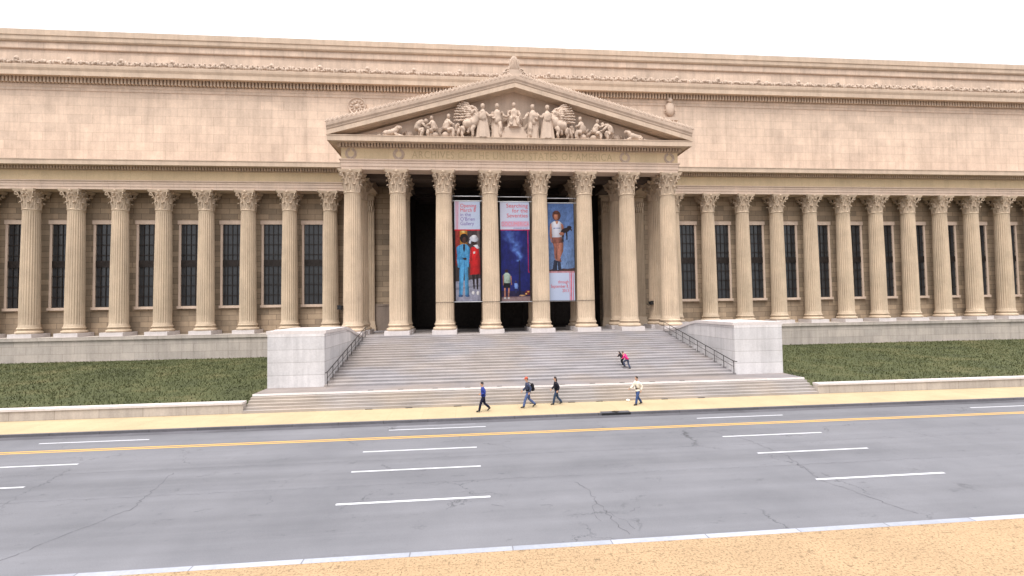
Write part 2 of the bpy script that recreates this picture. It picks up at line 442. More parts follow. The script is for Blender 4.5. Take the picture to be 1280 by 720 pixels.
def leaf(mb, a, r0, z0, h, w, out, curl):
    """acanthus leaf standing against the bell and curling outwards at its tip"""
    ca, sa = math.cos(a), math.sin(a)
    def P(r, s, z): return (r*ca - s*sa, r*sa + s*ca, z)
    rows = []
    K = 9
    for k in range(K+1):
        t = k/K
        if t < .72:
            u = t/.72; r = r0 + out*.35*u*u; z = z0+h*.9*u
        else:
            u = (t-.72)/.28; ang = PI*1.05*u; cr = curl
            r = r0+out*.35+cr*(1-math.cos(ang)); z = z0+h*.9+cr*math.sin(ang)*.9
        ww = w*(.78+.35*math.sin(PI*min(1,t*1.1)))*(1 if t<.75 else 1-.55*(t-.75)/.25)
        notch = 1-.16*(k%2)
        rows.append([P(r-.03,-ww*notch,z),P(r+.035,-ww*.55,z),P(r+.0,-ww*.22,z),P(r+.06,0,z),P(r+.0,ww*.22,z),P(r+.035,ww*.55,z),P(r-.03,ww*notch,z)])
    mb.loft(rows, cap=False, closed=False)
    back = [[(x-ca*.06,y-sa*.06,z) for x,y,z in r] for r in rows]
    mb.loft(back, cap=False, closed=False)
def col_capital():
    mb = MB(); z0 = 14.02; H = 2.13
    mb.lathe([(.76,z0),(.74,z0+.1),(.76,z0+.9),(.80,z0+1.35),(.88,z0+1.65),(.98,z0+1.80),(.98,z0+1.84)], 32)
    for i in range(8): leaf(mb, 2*PI*i/8+PI/8, .76, z0+.02, .72, .27, .20, .12)
    for i in range(8): leaf(mb, 2*PI*i/8, .77, z0+.45, .86, .25, .28, .13)
    # abacus with concave sides and cut corners
    zs = ((z0+1.83,.93),(z0+1.93,.97),(z0+1.99,1.0),(z0+2.13,1.03)); rings = []
    for z,k in zs:
        ring = []
        for q in range(4):
            a0 = q*PI/2-PI/4
            for j in range(9):
                t = j/8*2-1
                s = t*1.13; dd = 1.13-.24*(1-t*t)
                if abs(t) == 1: s = t*1.05; dd = 1.17
                ca, sa = math.cos(a0+PI/4), math.sin(a0+PI/4)
                ring.append(((dd*ca - s*sa)*k, (dd*sa + s*ca)*k, z))
        rings.append(ring)
    mb.loft(rings)
    # corner volutes: spiral scrolls under the abacus corners, with inner helices and rosettes
    for q in range(4):
        a = q*PI/2+PI/4
        for sd in (-.085,.085):
            pts, rr = [], []
            for k in range(4):
                t = k/4; pts.append((.86+.32*t, z0+1.12+.55*t)); rr.append(.05+.02*t)
            for k in range(19):
                th = PI*.5 - 2*PI*1.5*k/18; rad_ = .20*(1-k/19)
                pts.append((1.20+rad_*math.cos(th), z0+1.60+rad_*math.sin(th))); rr.append(.06*(1-k/30))
            ca, sa = math.cos(a), math.sin(a)
            mb.tube([(r*ca - sd*sa, r*sa + sd*ca, z) for r,z in pts], rr, 6)
        mb.ball((1.2*math.cos(a),1.2*math.sin(a),z0+1.6),.09,8,6)
        a = q*PI/2
        ca, sa = math.cos(a), math.sin(a)
        mb.ball((.93*ca,.93*sa,z0+1.97),(.16,.16,.15),10,6)
        for k in range(6):
            th = k*PI/3; mb.ball((.97*ca - .12*math.cos(th)*sa, .97*sa + .12*math.cos(th)*ca, z0+1.97+.12*math.sin(th)),.07,6,5)
        for sd in (-1,1):
            pts = [(.84,sd*.42,z0+1.25),(.88,sd*.36,z0+1.5)]
            for k in range(12):
                th = PI*.5+ (2*PI*1.1*k/11); rad_ = .13*(1-k/14)
                pts.append((.95,sd*(.20-rad_*math.cos(th)*-1),z0+1.62+rad_*math.sin(th)))
            mb.tube([(x*ca - y*sa, x*sa + y*ca, z) for x,y,z in pts], .04, 5)
    return mb
shaft0 = col_shaft().build('column', M['shaft'], B, 32)
base0 = col_base().build('base', [M['shaft'],M['plinth']], shaft0, 35)
cap0 = col_capital().build('capital', M['cap'], shaft0, 50)
first = [True]
def place_col(x, y):
    if first[0]: o = shaft0; first[0] = False
    else: o = copy_tree(shaft0, B)
    o.location = (x,y,ZS); o.rotation_euler.z = 0
for x in XC: place_col(x, 0)
for x in XC: place_col(x, 3.4)
WX = [16.07+4.55*k for k in range(1,14)]
for s in (-1,1):
    for x in WX: place_col(s*x, 9.0)

# --- portico floor, plinth of the wings
mb = MB(); mb.box(-18.4,18.4,-1.5,9.9,-.2,ZS)
mb.build('stylobate', M['stair'], B)
mb = MB(); mb.box(-12.6,12.6,9.901,18.2,2.9,ZS-.002); mb.build('porch_floor', M['shade_stone'], B)  # floor colour darkened to hold down bounce light in the porch
for s in (-1,1):
    mb = MB(); a, b = sorted((s*18.4, s*80)); mb.box(a,b,7.6,12,-.2,ZS-.35); mb.box(a,b,7.45,12,ZS-.35,ZS); mb.box(a,b,7.3,12,-.2,.7)
    mb.build('plinth_wall', M['granite'], B)

# --- entablature, swept round portico and wings
XE = 16.92
PATH = [(-80,8.15),(-XE,8.15),(-XE,-.85),(XE,-.85),(XE,8.15),(80,8.15)]
def ent(name, prof, mat):
    mb = MB(); mb.sweep(PATH, prof); return mb.build(name, mat, B)
Z0 = ZS+16.15
ent('architrave', [(-1.6,Z0),(0,Z0),(0,Z0+.30),(.05,Z0+.305),(.05,Z0+.63),(.10,Z0+.635),(.10,Z0+.80),(.2,Z0+.9),(.2,Z0+.97),(-1.6,Z0+.97)], M['entab'])
ent('frieze', [(-1.5,Z0+.97),(0,Z0+.97),(0,Z0+2.06),(-1.5,Z0+2.06)], M['frieze'])
ent('bed_moulding', [(-1.4,Z0+2.062),(.03,Z0+2.062),(.10,Z0+2.09),(.10,Z0+2.12),(.03,Z0+2.13),(.03,Z0+2.50),(-1.4,Z0+2.50)], M['cornice'])
ent('cornice', [(-1.4,Z0+2.502),(.40,Z0+2.502),(.46,Z0+2.55),(.98,Z0+2.56),(1.0,Z0+2.45),(1.06,Z0+2.45),(1.08,Z0+2.93),(1.13,Z0+2.95),(1.13,Z0+3.0),(-1.4,Z0+3.0)], M['cornice'])
def dentils(name, segs, z0, z1, dep, pitch, w, mat):
    mb = MB()
    for (x0,y0),(x1,y1) in segs:
        L = math.hypot(x1-x0,y1-y0); dx,dy = (x1-x0)/L,(y1-y0)/L; ox,oy = dy,-dx; n = int(L/pitch)
        for i in range(n+1):
            t = (L-n*pitch)/2+i*pitch
            cx,cy = x0+dx*t, y0+dy*t
            p = [(cx+dx*a+ox*b, cy+dy*a+oy*b) for a,b in ((-w/2,-.02),(w/2,-.02),(w/2,dep),(-w/2,dep))]
            mb.add([(*q,z0) for q in p]+[(*q,z1) for q in p], [(0,1,2,3),(4,5,6,7),(0,1,5,4),(1,2,6,5),(2,3,7,6),(3,0,4,7)])
    return mb.build(name, mat, B)
off = .03
dentils('dentil_course', [((-80,8.15-off),(-XE-off-.3,8.15-off)),((-XE-off,8.15-off-.3),(-XE-off,-.85-off)),((-XE-off,-.85-off),(XE+off,-.85-off)),((XE+off,-.85-off),(XE+off,8.15-off-.3)),((XE+off+.3,8.15-off),(80,8.15-off))],
        Z0+2.14, Z0+2.495, .34, .30, .165, M['cornice'])

# --- frieze lettering and wreaths
def eng(x, z): return Vector((x, -.862, z))
t = text_mesh('frieze_lettering', 'ARCHIVES OF THE UNITED STATES OF AMERICA', 1.0, M['letter'], B, lambda x,z: Vector((x,0,z)), 'CENTER', 1.12)
xs = [v.co.x for v in t.data.vertices]; zs_ = [v.co.z for v in t.data.vertices]
sx = 20.15/(max(xs)-min(xs)); szz = .74/(max(zs_)-min(zs_)); xm = (max(xs)+min(xs))/2; zm = min(zs_)
for v in t.data.vertices: v.co = eng((v.co.x-xm)*sx-.1, Z0+1.15+(v.co.z-zm)*szz)
for x in (-16.0,-11.45,11.3,16.0):
    mb = MB(); R = .43
    for k in range(26):
        a = 2*PI*k/26
        if abs(a-PI/2) < .2: continue
        for s in (-1,1):
            rr = R+s*.07; mb.ball((x+rr*math.cos(a), -.87, Z0+1.52+rr*math.sin(a)), (.11,.05,.055), 8, 5, Matrix.Rotation(-(a+PI/2+s*.5*(1 if math.cos(a)>0 else -1)),3,'Y'))
    mb.ball((x,-.88,Z0+1.08),(.12,.06,.1),8,5)
    mb.build('wreath', M['relief'], B, 60)

# --- pediment: tympanum, raking cornices, cresting, acroterion
ped_z = Z0+3.0                              # top of the horizontal cornice
apex_top = 28.78; XR = XE+1.1
sl = (apex_top-(ped_z+1.16-.1))/XR          # slope of the rake
mb = MB(); mb.prism_y([(-XE,ped_z-.01),(XE,ped_z-.01),(XE,ped_z+.02),(0,apex_top-1.0)], -.72, -.2)
ped = mb.build('pediment', M['tymp'], B)
L = math.hypot(XR, apex_top-(ped_z+1.06)); ang = math.atan2(apex_top-(ped_z+1.06), XR); cz = math.cos(ang)
def rake(s, name, prof, mat):
    """prof: closed (outward y, height from the top line) swept along one slope; mitred at the apex, plumb at the eaves"""
    mb = MB(); e0, e1 = [], []
    for o,h in prof:
        e0.append((0, -.85-o, apex_top+h/cz)); e1.append((s*(XR+.0), -.85-o, apex_top+h/cz-math.tan(ang)*XR))
    mb.loft([e0,e1]); return mb.build(name, mat, ped)
for s in (-1,1):
    rake(s, 'raking_cornice', [(-1.2,-1.02),(.02,-1.02),(.08,-.98),(.95,-.96),(1.0,-1.02),(1.05,-1.02),(1.07,-.62),(-1.2,-.62)], M['cornice'])
    rake(s, 'raking_gutter', [(-1.2,-.618),(1.0,-.618),(1.06,-.57),(1.10,-.50),(1.10,-.42),(1.2,-.25),(1.22,-.06),(1.22,0),(.9,0),(.9,-.2),(-1.2,-.2)], M['tymp'])
    # row of palmette ornaments standing along the slope
    mb = MB(); n = int(L/.46)
    for i in range(n):
        d = .6+i*.46; x = s*d*cz; zt = apex_top-d*math.sin(ang)
        for k in range(-2,3):
            a = k*.5; ln = .46-.05*abs(k)
            Rm = Matrix.Rotation(a,3,'Y')
            mb.ball(Vector((x,-1.97,zt-.02))+Rm@Vector((0,0,ln*.5)), (.085,.10,ln*.52), 7, 5, Rm)
        mb.ball((x+.23,-1.98,zt+.12-s*0),(.12,.09,.14),6,5)
    for k in range(40):
        d0_,d1_ = .4+k*(L-.5)/40, .4+(k+1)*(L-.5)/40
        mb.add([(s*d*cz,yy_,apex_top-d*math.sin(ang)+hh) for yy_ in (-1.98,-1.80) for d,hh in ((d0_,-.1),(d1_,-.1),(d1_,.26),(d0_,.26))],[(0,1,2,3),(4,5,6,7),(0,1,5,4),(1,2,6,5),(2,3,7,6),(3,0,4,7)])
    mb.build('cresting', M['relief'], ped, 60)
# gable roof
mb = MB()
mb.add([(-XR,-.3,ped_z+.0),(XR,-.3,ped_z+.0),(0,-.3,apex_top-.45),(-XR,12.2,ped_z+.0),(XR,12.2,ped_z+.0),(0,12.2,apex_top-.45)], [(0,1,2),(3,5,4),(0,2,5,3),(1,4,5,2),(0,3,4,1)])
mb.build('roof', M['tymp'], B)
# acroterion: tall palmette on a scrolled foot
mb = MB(); ax, ay, az = -.05,-1.7,apex_top-.05
mb.box(-.98+ax,.98+ax,ay-.3,ay+.35,az-.35,az+.22); mb.box(-.74+ax,.74+ax,ay-.27,ay+.32,az+.22,az+.46); mb.box(-.52+ax,.52+ax,ay-.25,ay+.3,az+.46,az+.72)
mb.ball((ax,ay+.03,az+1.35),(.46,.2,.86),14,10)
for k in range(-3,4):
    a = k*.2; ln = 1.62-.10*abs(k)-.03*k*k; Rm = Matrix.Rotation(a*.5,3,'Y')
    mb.ball(Vector((ax+k*.085,ay-.12,az+.62))+Rm@Vector((0,0,ln*.46)), (.085,.15,ln*.50), 8, 7, Rm)
for s in (-1,1):
    for r0_,xx_,zz_ in ((.24,.66,.62),(.17,.9,.36)):
        pts = []
        for k in range(16):
            th = -PI/2+k*.55; rr = r0_*(1-k/20); pts.append((ax+s*(xx_+rr*math.cos(th)),ay-.2,az+zz_+rr*math.sin(th)))
        mb.tube(pts,.07,6)
    mb.ball((ax+s*.45,ay,az+.95),(.13,.2,.3),8,6)
mb.build('acroterion', M['relief'], ped, 60)

# ------------------------------------------------------------------ figures: bodies grown over a skeleton
def skin(name, pts, edges, rad, mat, parent=None, sub=2, root=0, to_mesh_only=False):
    me = bpy.data.meshes.new(name); me.from_pydata(pts, edges, [])
    o = bpy.data.objects.new(name, me); C.objects.link(o)
    sk = o.modifiers.new('s','SKIN'); sk.use_smooth_shade = True; sk.branch_smoothing = .3
    d = me.skin_vertices[0].data
    for i,r in enumerate(rad):
        d[i].radius = r if isinstance(r,tuple) else (r,r); d[i].use_root = (i == root)
    if sub:
        sb = o.modifiers.new('d','SUBSURF'); sb.levels = sub; sb.render_levels = sub
    dg = bpy.context.evaluated_depsgraph_get()
    m2 = bpy.data.meshes.new_from_object(o.evaluated_get(dg))
    bpy.data.objects.remove(o); bpy.data.meshes.remove(me)
    m2.polygons.foreach_set('use_smooth',[True]*len(m2.polygons))
    if to_mesh_only: return m2
    m2.materials.clear(); m2.materials.append(mat); m2.name = name
    return link(name, m2, parent)
def mesh_into(mb, me, f=None):
    mb.add([(f(v.co) if f else v.co) for v in me.vertices], [tuple(p.vertices) for p in me.polygons])
    bpy.data.meshes.remove(me)

# carved figures in the tympanum. Joints are given in metres in the plane (x, z), depth d in front of the wall
YT = -1.22
def carve(p):
    n = 1-2*abs(pnoise.noise((p.x*4.2+p.z*1.3,p.y*3,p.z*1.5))); m = pnoise.noise((p.x*11,p.y*11,p.z*6))
    return Vector((p.x+.05*m, p.y-.13*(n-.3), p.z+.05*m))
def statue(mb, J, head=.17, scale=1.0, drape=None, x0=0, z0=0, flip=1, yt=YT):
    """J: list of chains, each a list of (x,z,depth,radius)"""
    for ch in J:
        pts = [(x0+flip*x*scale, yt-d*scale, z0+z*scale) for x,z,d,r in ch]
        me = skin('t', pts, [(i,i+1) for i in range(len(pts)-1)], [r*scale*1.24 for *_,r in ch], None, sub=2, to_mesh_only=True)
        mesh_into(mb, me, carve)
def head_at(mb, x, z, d, r, x0, z0, flip, scale, yt=YT):
    r = r*1.05
    c = (x0+flip*x*scale, yt-d*scale, z0+z*scale)
    mb.ball(c, (r*.86*scale,r*.95*scale,r*1.15*scale), 10, 8)
    mb.ball((c[0],c[1]-r*.93*scale,c[2]-r*.1*scale), (.03*scale,.05*scale,.055*scale), 6, 5)
    mb.ball((c[0],c[1]+.02,c[2]+r*.45*scale), (r*.95*scale,r*1.0*scale,r*.8*scale), 10, 6)
def folds(mb, x, zt, zb, wt, wb, x0, z0, flip, s, n=9, d0=.18, yt=YT):
    """hanging robe: fluted half-cone"""
    rings = []
    for k in range(7):
        t = k/6; w = wt+(wb-wt)*t; ring = []
        for i in range(n*4):
            a = 2*PI*i/(n*4); rr = 1+.10*math.cos(a*n+t*1.4)*t**.5
            ring.append((x0+flip*(x+w*rr*math.cos(a))*s, yt-(d0+.62*w*rr*math.sin(a))*s, z0+(zt+(zb-zt)*t)*s))
        rings.append(ring)
    mb.loft(rings)
def standing(x0, z0, s, flip=1, arm=0):
    mb = MB()
    folds(mb, 0, 1.6, .02, .33, .44, x0, z0, flip, s, 8)
    statue(mb, [[(0,1.0,.22,.24),(.0,1.3,.24,.25),(0,1.7,.24,.26),(.0,1.98,.2,.25),(0,2.12,.2,.10),(0,2.25,.2,.10)],
                [(-.28,2.0,.2,.11),(-.44,1.65,.3,.09),(-.26,1.42,.42,.075),(-.1,1.5,.48,.07)],
                [(.28,2.0,.2,.11),(.48,1.72,.26,.09),(.66,1.5+.25*arm,.36,.075),(.78,1.55+.3*arm,.4,.06)],
                [(.15,1.3,.34,.14),(.2,.7,.42,.12),(.16,.1,.36,.1)],
                [(-.2,2.05,.1,.12),(-.34,1.3,.1,.13),(-.3,.5,.12,.12)]], scale=s, x0=x0, z0=z0, flip=flip)
    head_at(mb, 0, 2.42, .22, .17, x0, z0, flip, s); return mb
def seated(x0, z0, s, flip=1, lean=.0, reach=0.0):
    mb = MB()
    statue(mb, [[(0,.62,.2,.26),(.04+lean*.3,.95,.22,.25),(.1+lean*.7,1.3,.22,.25),(.12+lean,1.48,.2,.2),(.14+lean*1.1,1.66,.2,.1)],
                [(.05,.6,.3,.2),(.5,.72,.4,.16),(.58,.36,.4,.12),(.52,.05,.4,.1),(.68,.04,.42,.07)],
                [(.0,.6,.15,.19),(.38,.6,.16,.15),(.34,.28,.2,.12),(.3,.03,.2,.09)],
                [(.1+lean,1.46,.34,.1),(.34+lean,1.2,.46,.085),(.56+lean*.5+reach,1.12+reach,.46,.07),(.66+lean*.5+reach,1.16+reach,.46,.06)],
                [(.06+lean,1.46,.1,.1),(-.22+lean,1.18,.14,.085),(-.28,.86,.16,.07)]], scale=s, x0=x0, z0=z0, flip=flip)
    mb.ball((x0-flip*.05*s,YT-.12*s,z0+.28*s),(.34*s,.3*s,.3*s),10,7)
    head_at(mb, .18+lean*1.25, 1.86, .22, .17, x0, z0, flip, s); return mb
def winged(x0, z0, s, flip=1):
    """draped figure before a winged horse that turns its head down towards it"""
    mb = MB()
    folds(mb, .62, 1.7, .02, .36, .56, x0, z0, flip, s, 9, .30)
    statue(mb, [[(.62,1.2,.34,.28),(.62,1.7,.34,.27),(.62,2.0,.32,.25),(.62,2.16,.3,.11),(.62,2.3,.3,.1)],
                [(.82,2.02,.3,.12),(1.05,1.7,.4,.1),(1.3,1.7,.44,.08),(1.5,1.8,.46,.06)],
                [(.42,2.02,.3,.12),(.12,1.72,.42,.1),(-.1,1.82,.46,.08)],
                [(-.95,1.0,.16,.30),(-.55,1.08,.2,.36),(-.10,1.15,.24,.38),(.12,1.5,.26,.30),(.10,1.9,.3,.22),(-.06,2.12,.34,.17),(-.2,1.95,.42,.14),(-.26,1.72,.46,.10)],
                [(-1.0,.95,.26,.24),(-.82,.52,.3,.15),(-1.02,.30,.3,.10),(-.92,.05,.3,.08),(-.8,.03,.3,.08)],
                [(-1.05,.95,.06,.22),(-1.22,.5,.1,.14),(-1.36,.26,.1,.09),(-1.28,.05,.1,.08)],
                [(-.05,1.0,.40,.20),(-.22,.62,.46,.13),(-.14,.32,.46,.09),(-.2,.05,.46,.08)],
                [(-.2,.95,.2,.18),(-.5,.62,.28,.12),(-.48,.36,.3,.09)],
                [(-1.2,1.15,.12,.12),(-1.42,.9,.12,.12),(-1.46,.5,.12,.07)]], scale=s, x0=x0, z0=z0, flip=flip)
    head_at(mb, .62, 2.46, .34, .18, x0, z0, flip, s)
    for w in range(8):                                      # long wing feathers fanned from the shoulder, two overlapping rows
        a = math.radians(-8+w*8.5); ln = 1.85-.05*w; bx, bz = .22-.05*w, 1.50+.10*w
        pts = [(bx,bz,.16,.075),(bx-ln*.45*math.cos(a),bz+ln*.45*math.sin(a)*.9,.30,.078),(bx-ln*math.cos(a),bz+ln*math.sin(a)*.55,.24,.05)]
        statue(mb, [pts], scale=s, x0=x0, z0=z0, flip=flip)
        if w < 6:
            ln *= .55; pts = [(bx,bz,.26,.09),(bx-ln*.5*math.cos(a),bz+ln*.5*math.sin(a),.40,.10),(bx-ln*math.cos(a),bz+ln*math.sin(a)*.7,.36,.06)]
            statue(mb, [pts], scale=s, x0=x0, z0=z0, flip=flip)
    pts = [(.25,2.05,.2,.12),(-.05,2.36,.26,.13),(-.5,2.42,.28,.12),(-1.0,2.25,.26,.08)]
    statue(mb, [pts], scale=s, x0=x0, z0=z0, flip=flip)
    return mb
def hound(x0, z0, s, flip=1):
    mb = MB()
    statue(mb, [[(-1.0,.3,.2,.25),(-.5,.38,.22,.26),(.05,.45,.24,.30),(.35,.72,.26,.22),(.5,.95,.28,.17),(.72,.95,.3,.14),(.92,.88,.3,.09)],
                [(.1,.35,.35,.15),(.5,.14,.42,.10),(.85,.09,.42,.08),(1.0,.08,.42,.08)],
                [(.1,.35,.1,.15),(.5,.16,.12,.10),(.8,.1,.12,.08)],
                [(-.95,.28,.36,.22),(-.62,.24,.44,.15),(-.9,.09,.44,.09),(-.5,.07,.44,.08)],
                [(-1.15,.25,.15,.1),(-1.5,.12,.15,.07),(-1.7,.15,.15,.05)],
                [(.45,1.02,.22,.06),(.40,1.2,.22,.03)]], scale=s, x0=x0, z0=z0, flip=flip)
    return mb
def crouch(x0, z0, s, flip=1):
    mb = MB()
    statue(mb, [[(-.3,.55,.2,.28),(-.34,.9,.22,.28),(-.14,1.25,.24,.27),(.14,1.34,.26,.22),(.3,1.34,.28,.11)],
                [(-.25,.5,.32,.21),(.2,.72,.42,.16),(.08,.32,.42,.12),(-.02,.05,.42,.09),(.18,.04,.42,.07)],
                [(-.3,.5,.1,.2),(.1,.3,.12,.15),(-.3,.1,.12,.11),(-.55,.07,.12,.09)],
                [(.08,1.25,.38,.11),(.34,.95,.5,.09),(.62,.78,.5,.07),(.74,.74,.5,.06)],
                [(.02,1.25,.12,.11),(.3,.9,.16,.09),(.5,.55,.2,.07)]], scale=s, x0=x0, z0=z0, flip=flip)
    head_at(mb, .42, 1.42, .3, .17, x0, z0, flip, s); return mb
def throne(x0, z0, s):
    mb = MB()
    mb.box(x0-1.25,x0+1.25,YT-.55,-.7,z0,z0+.5); mb.box(x0-.95,x0+.95,YT-.5,-.7,z0+.5,z0+1.15)
    mb.box(x0-.62,x0+.62,YT-.1,-.7,z0+1.15,z0+3.0)
    mb.prism_y([(x0-1.5,z0),(x0-.9,z0),(x0-.9,z0+1.1)], YT-.4,-.7); mb.prism_y([(x0+.9,z0),(x0+1.5,z0),(x0+.9,z0+1.1)], YT-.4,-.7)
    folds(mb, 0, 1.05, .0, .42, .72, x0, z0+1.15, 1, s*.95, 10, .42)
    statue(mb, [[(0,.75,.3,.36),(0,1.2,.3,.34),(0,1.6,.3,.34),(0,1.85,.28,.3),(0,2.02,.26,.12),(0,2.12,.26,.12)],
                [(-.2,.85,.45,.25),(-.36,.95,.75,.2),(-.36,.45,.78,.16),(-.34,.08,.78,.13)],
                [(.2,.85,.45,.25),(.36,.95,.75,.2),(.36,.45,.78,.16),(.34,.08,.78,.13)],
                [(-.34,1.82,.28,.13),(-.62,1.45,.36,.11),(-.6,1.12,.6,.09),(-.5,1.1,.74,.08)],
                [(.34,1.82,.28,.13),(.62,1.45,.36,.11),(.6,1.12,.6,.09),(.5,1.1,.74,.08)]], scale=s*.95, x0=x0, z0=z0+1.15)
    head_at(mb, 0, 2.32, .3, .2, x0, z0+1.15, 1, s); return mb
zf = ped_z-.01
# low relief that fills the field between the figures: rocks, drapery and shields
rnd = random.Random(11); mb = MB()
for i in range(190):
    x = rnd.uniform(-12.6,12.6); top = (1-abs(x)/15.2)*4.0
    z = zf+rnd.random()**1.7*max(.3,top*.62); sc_ = rnd.uniform(.18,.46)*(1 if abs(x) < 10 else .6)
    n0 = len(mb.v); Rm = Matrix.Rotation(rnd.uniform(-1.2,1.2),3,'Y')
    mb.ball((x,-.74,max(zf+.05,z)),(sc_*.6,rnd.uniform(.14,.34),sc_*1.5),10,8,Rm)
    mb.v[n0:] = [tuple(carve(Vector(p))) for p in mb.v[n0:]]
for x in (-10.4,-5.7,5.7,10.5):
    mb.ball((x,-.8,zf+.45),(.42,.22,.42),14,10); mb.ball((x,-.98,zf+.45),(.2,.1,.2),10,8)
mb.build('carved_background', M['relief'], ped, 70)
figs = [('carved_hound',hound(-11.9,zf,1.0,1)), ('carved_figure',crouch(-9.2,zf,1.12,1)), ('carved_figure',seated(-7.95,zf,1.06,-1,.05)),
        ('carved_figure',seated(-6.75,zf,1.16,1,.0)), ('carved_winged_horse',winged(-4.0,zf,1.28,1)), ('carved_figure',standing(-1.78,zf,1.34,1,.3)),
        ('carved_throne_figure',throne(-.12,zf,.98)), ('carved_figure',standing(1.75,zf,1.34,-1,-.2)), ('carved_winged_horse',winged(4.0,zf,1.28,-1)),
        ('carved_figure',seated(6.75,zf,1.16,-1,.0)), ('carved_figure',seated(8.0,zf,1.06,1,.12,.3)), ('carved_figure',crouch(9.3,zf,1.12,-1)), ('carved_hound',hound(11.95,zf,1.0,-1))]
for n,mb in figs: mb.build(n, M['relief'], ped, 70)

# ------------------------------------------------------------------ portico interior and wings
YB = 9.9
for s in (-1,1):
    a,b = sorted((s*11.7, s*16.9))
    mb = MB(); mb.box(a,b,YB,YB+1,ZS,Z0+1); mb.build('wall', M['wall'], B)
    for xp,wp in ((s*16.42,.66),(s*12.35,.62)):                        # flat fluted pilasters
        mb = MB(); pr = []; nf = 7; fw_ = 2*wp/nf
        for i in range(nf):
            x0_ = xp-wp+i*fw_; pr += [(x0_,YB-.42),(x0_+fw_*.18,YB-.42),(x0_+fw_*.35,YB-.36),(x0_+fw_*.65,YB-.36),(x0_+fw_*.82,YB-.42)]
        pr += [(xp+wp,YB-.42),(xp+wp,YB-.205),(xp-wp,YB-.205)]
        mb.loft([[(x_,y_,z_) for x_,y_ in pr] for z_ in (ZS+1.1,ZS+14.0)])
        pl = mb.build('pilaster', M['shaft'], B)
        mb = MB(); mb.box(xp-wp-.2,xp+wp+.2,YB-.66,YB-.205,ZS+.001,ZS+.42); mb.box(xp-wp-.14,xp+wp+.14,YB-.58,YB-.205,ZS+.421,ZS+.72); mb.box(xp-wp-.08,xp+wp+.08,YB-.5,YB-.205,ZS+.721,ZS+1.099); mb.build('pilaster_base', M['shaft'], pl)
        mb = MB()
        for k_ in range(5):
            for h_,z_ in ((0,14.05),(1,14.65)):
                mb.ball((xp-wp+.1+(k_+.5*h_)*(2*wp-.2)/4.5,YB-.45-.06*h_,ZS+z_+.35),(.15,.17,.40),7,6)
        mb.box(xp-wp-.02,xp+wp+.02,YB-.42,YB-.205,ZS+14.001,ZS+15.9); mb.box(xp-wp-.3,xp+wp+.3,YB-.72,YB-.205,ZS+15.901,ZS+16.14)
        mb.build('pilaster_capital', M['cap'], pl, 60)
    mb = MB(); mb.box(min(s*11.68,s*16.9),max(s*11.68,s*16.9),YB-.14,YB-.002,ZS+.001,ZS+2.9); mb.box(min(s*11.68,s*16.9),max(s*11.68,s*16.9),YB-.2,YB-.002,ZS+2.9,ZS+3.1); mb.build('dado', M['dado'], B)
    a,b = sorted((s*11.72, s*12.5))
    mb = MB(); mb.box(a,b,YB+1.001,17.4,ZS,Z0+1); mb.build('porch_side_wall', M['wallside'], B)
    # antis wall closing the portico end at the back, dark bay panel in the upper part
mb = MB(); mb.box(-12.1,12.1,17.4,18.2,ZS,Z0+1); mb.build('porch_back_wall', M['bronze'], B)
# ceiling, beams between the columns
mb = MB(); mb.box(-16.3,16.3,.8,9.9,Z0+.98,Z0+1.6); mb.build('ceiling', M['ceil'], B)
mb = MB(); mb.box(-12.4,12.4,9.901,17.39,Z0+.98,Z0+1.6); mb.build('porch_ceiling', M['shade_stone'], B)  # ceiling colour darkened in place of real shade
mb = MB()
mb.box(-16.2,16.2,2.6,4.2,Z0+.002,Z0+.979)
for x in XC:
    mb.box(x-.7,x+.7,.751,2.59,Z0+.05,Z0+.979); mb.box(x-.7,x+.7,4.21,9.8,Z0+.05,Z0+.979)
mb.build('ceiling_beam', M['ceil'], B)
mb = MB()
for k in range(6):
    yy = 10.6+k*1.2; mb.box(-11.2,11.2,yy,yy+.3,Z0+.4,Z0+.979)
mb.build('porch_ceiling_beam', M['shade_stone'], B)
# bronze doors with grilles over them
for x in (-7.16-.0,0,7.16):
    w = 2.1 if x else 2.6
    mb = MB()
    mb.box(x-w-.35,x-w,17.1,17.39,ZS,ZS+12.3); mb.box(x+w,x+w+.35,17.1,17.39,ZS,ZS+12.3); mb.box(x-w,x+w,17.1,17.39,ZS+11.9,ZS+12.3)
    fr = mb.build('door', M['bronze'], B)
    for s in (-1,1):
        mb = MB(); a,b = sorted((x+s*.02, x+s*(w-.01)))
        mb.box(a,b,17.22,17.36,ZS+.02,ZS+11.88)
        for r in range(7):
            for c in range(2):
                xa = a+.12+c*(b-a-.12)/2; xb = xa+(b-a-.12)/2-.12; za = ZS+.3+r*1.64
                mb.box(xa,xb,17.16,17.219,za,za+1.35)
        mb.build('door_leaf', M['bronze'], fr)
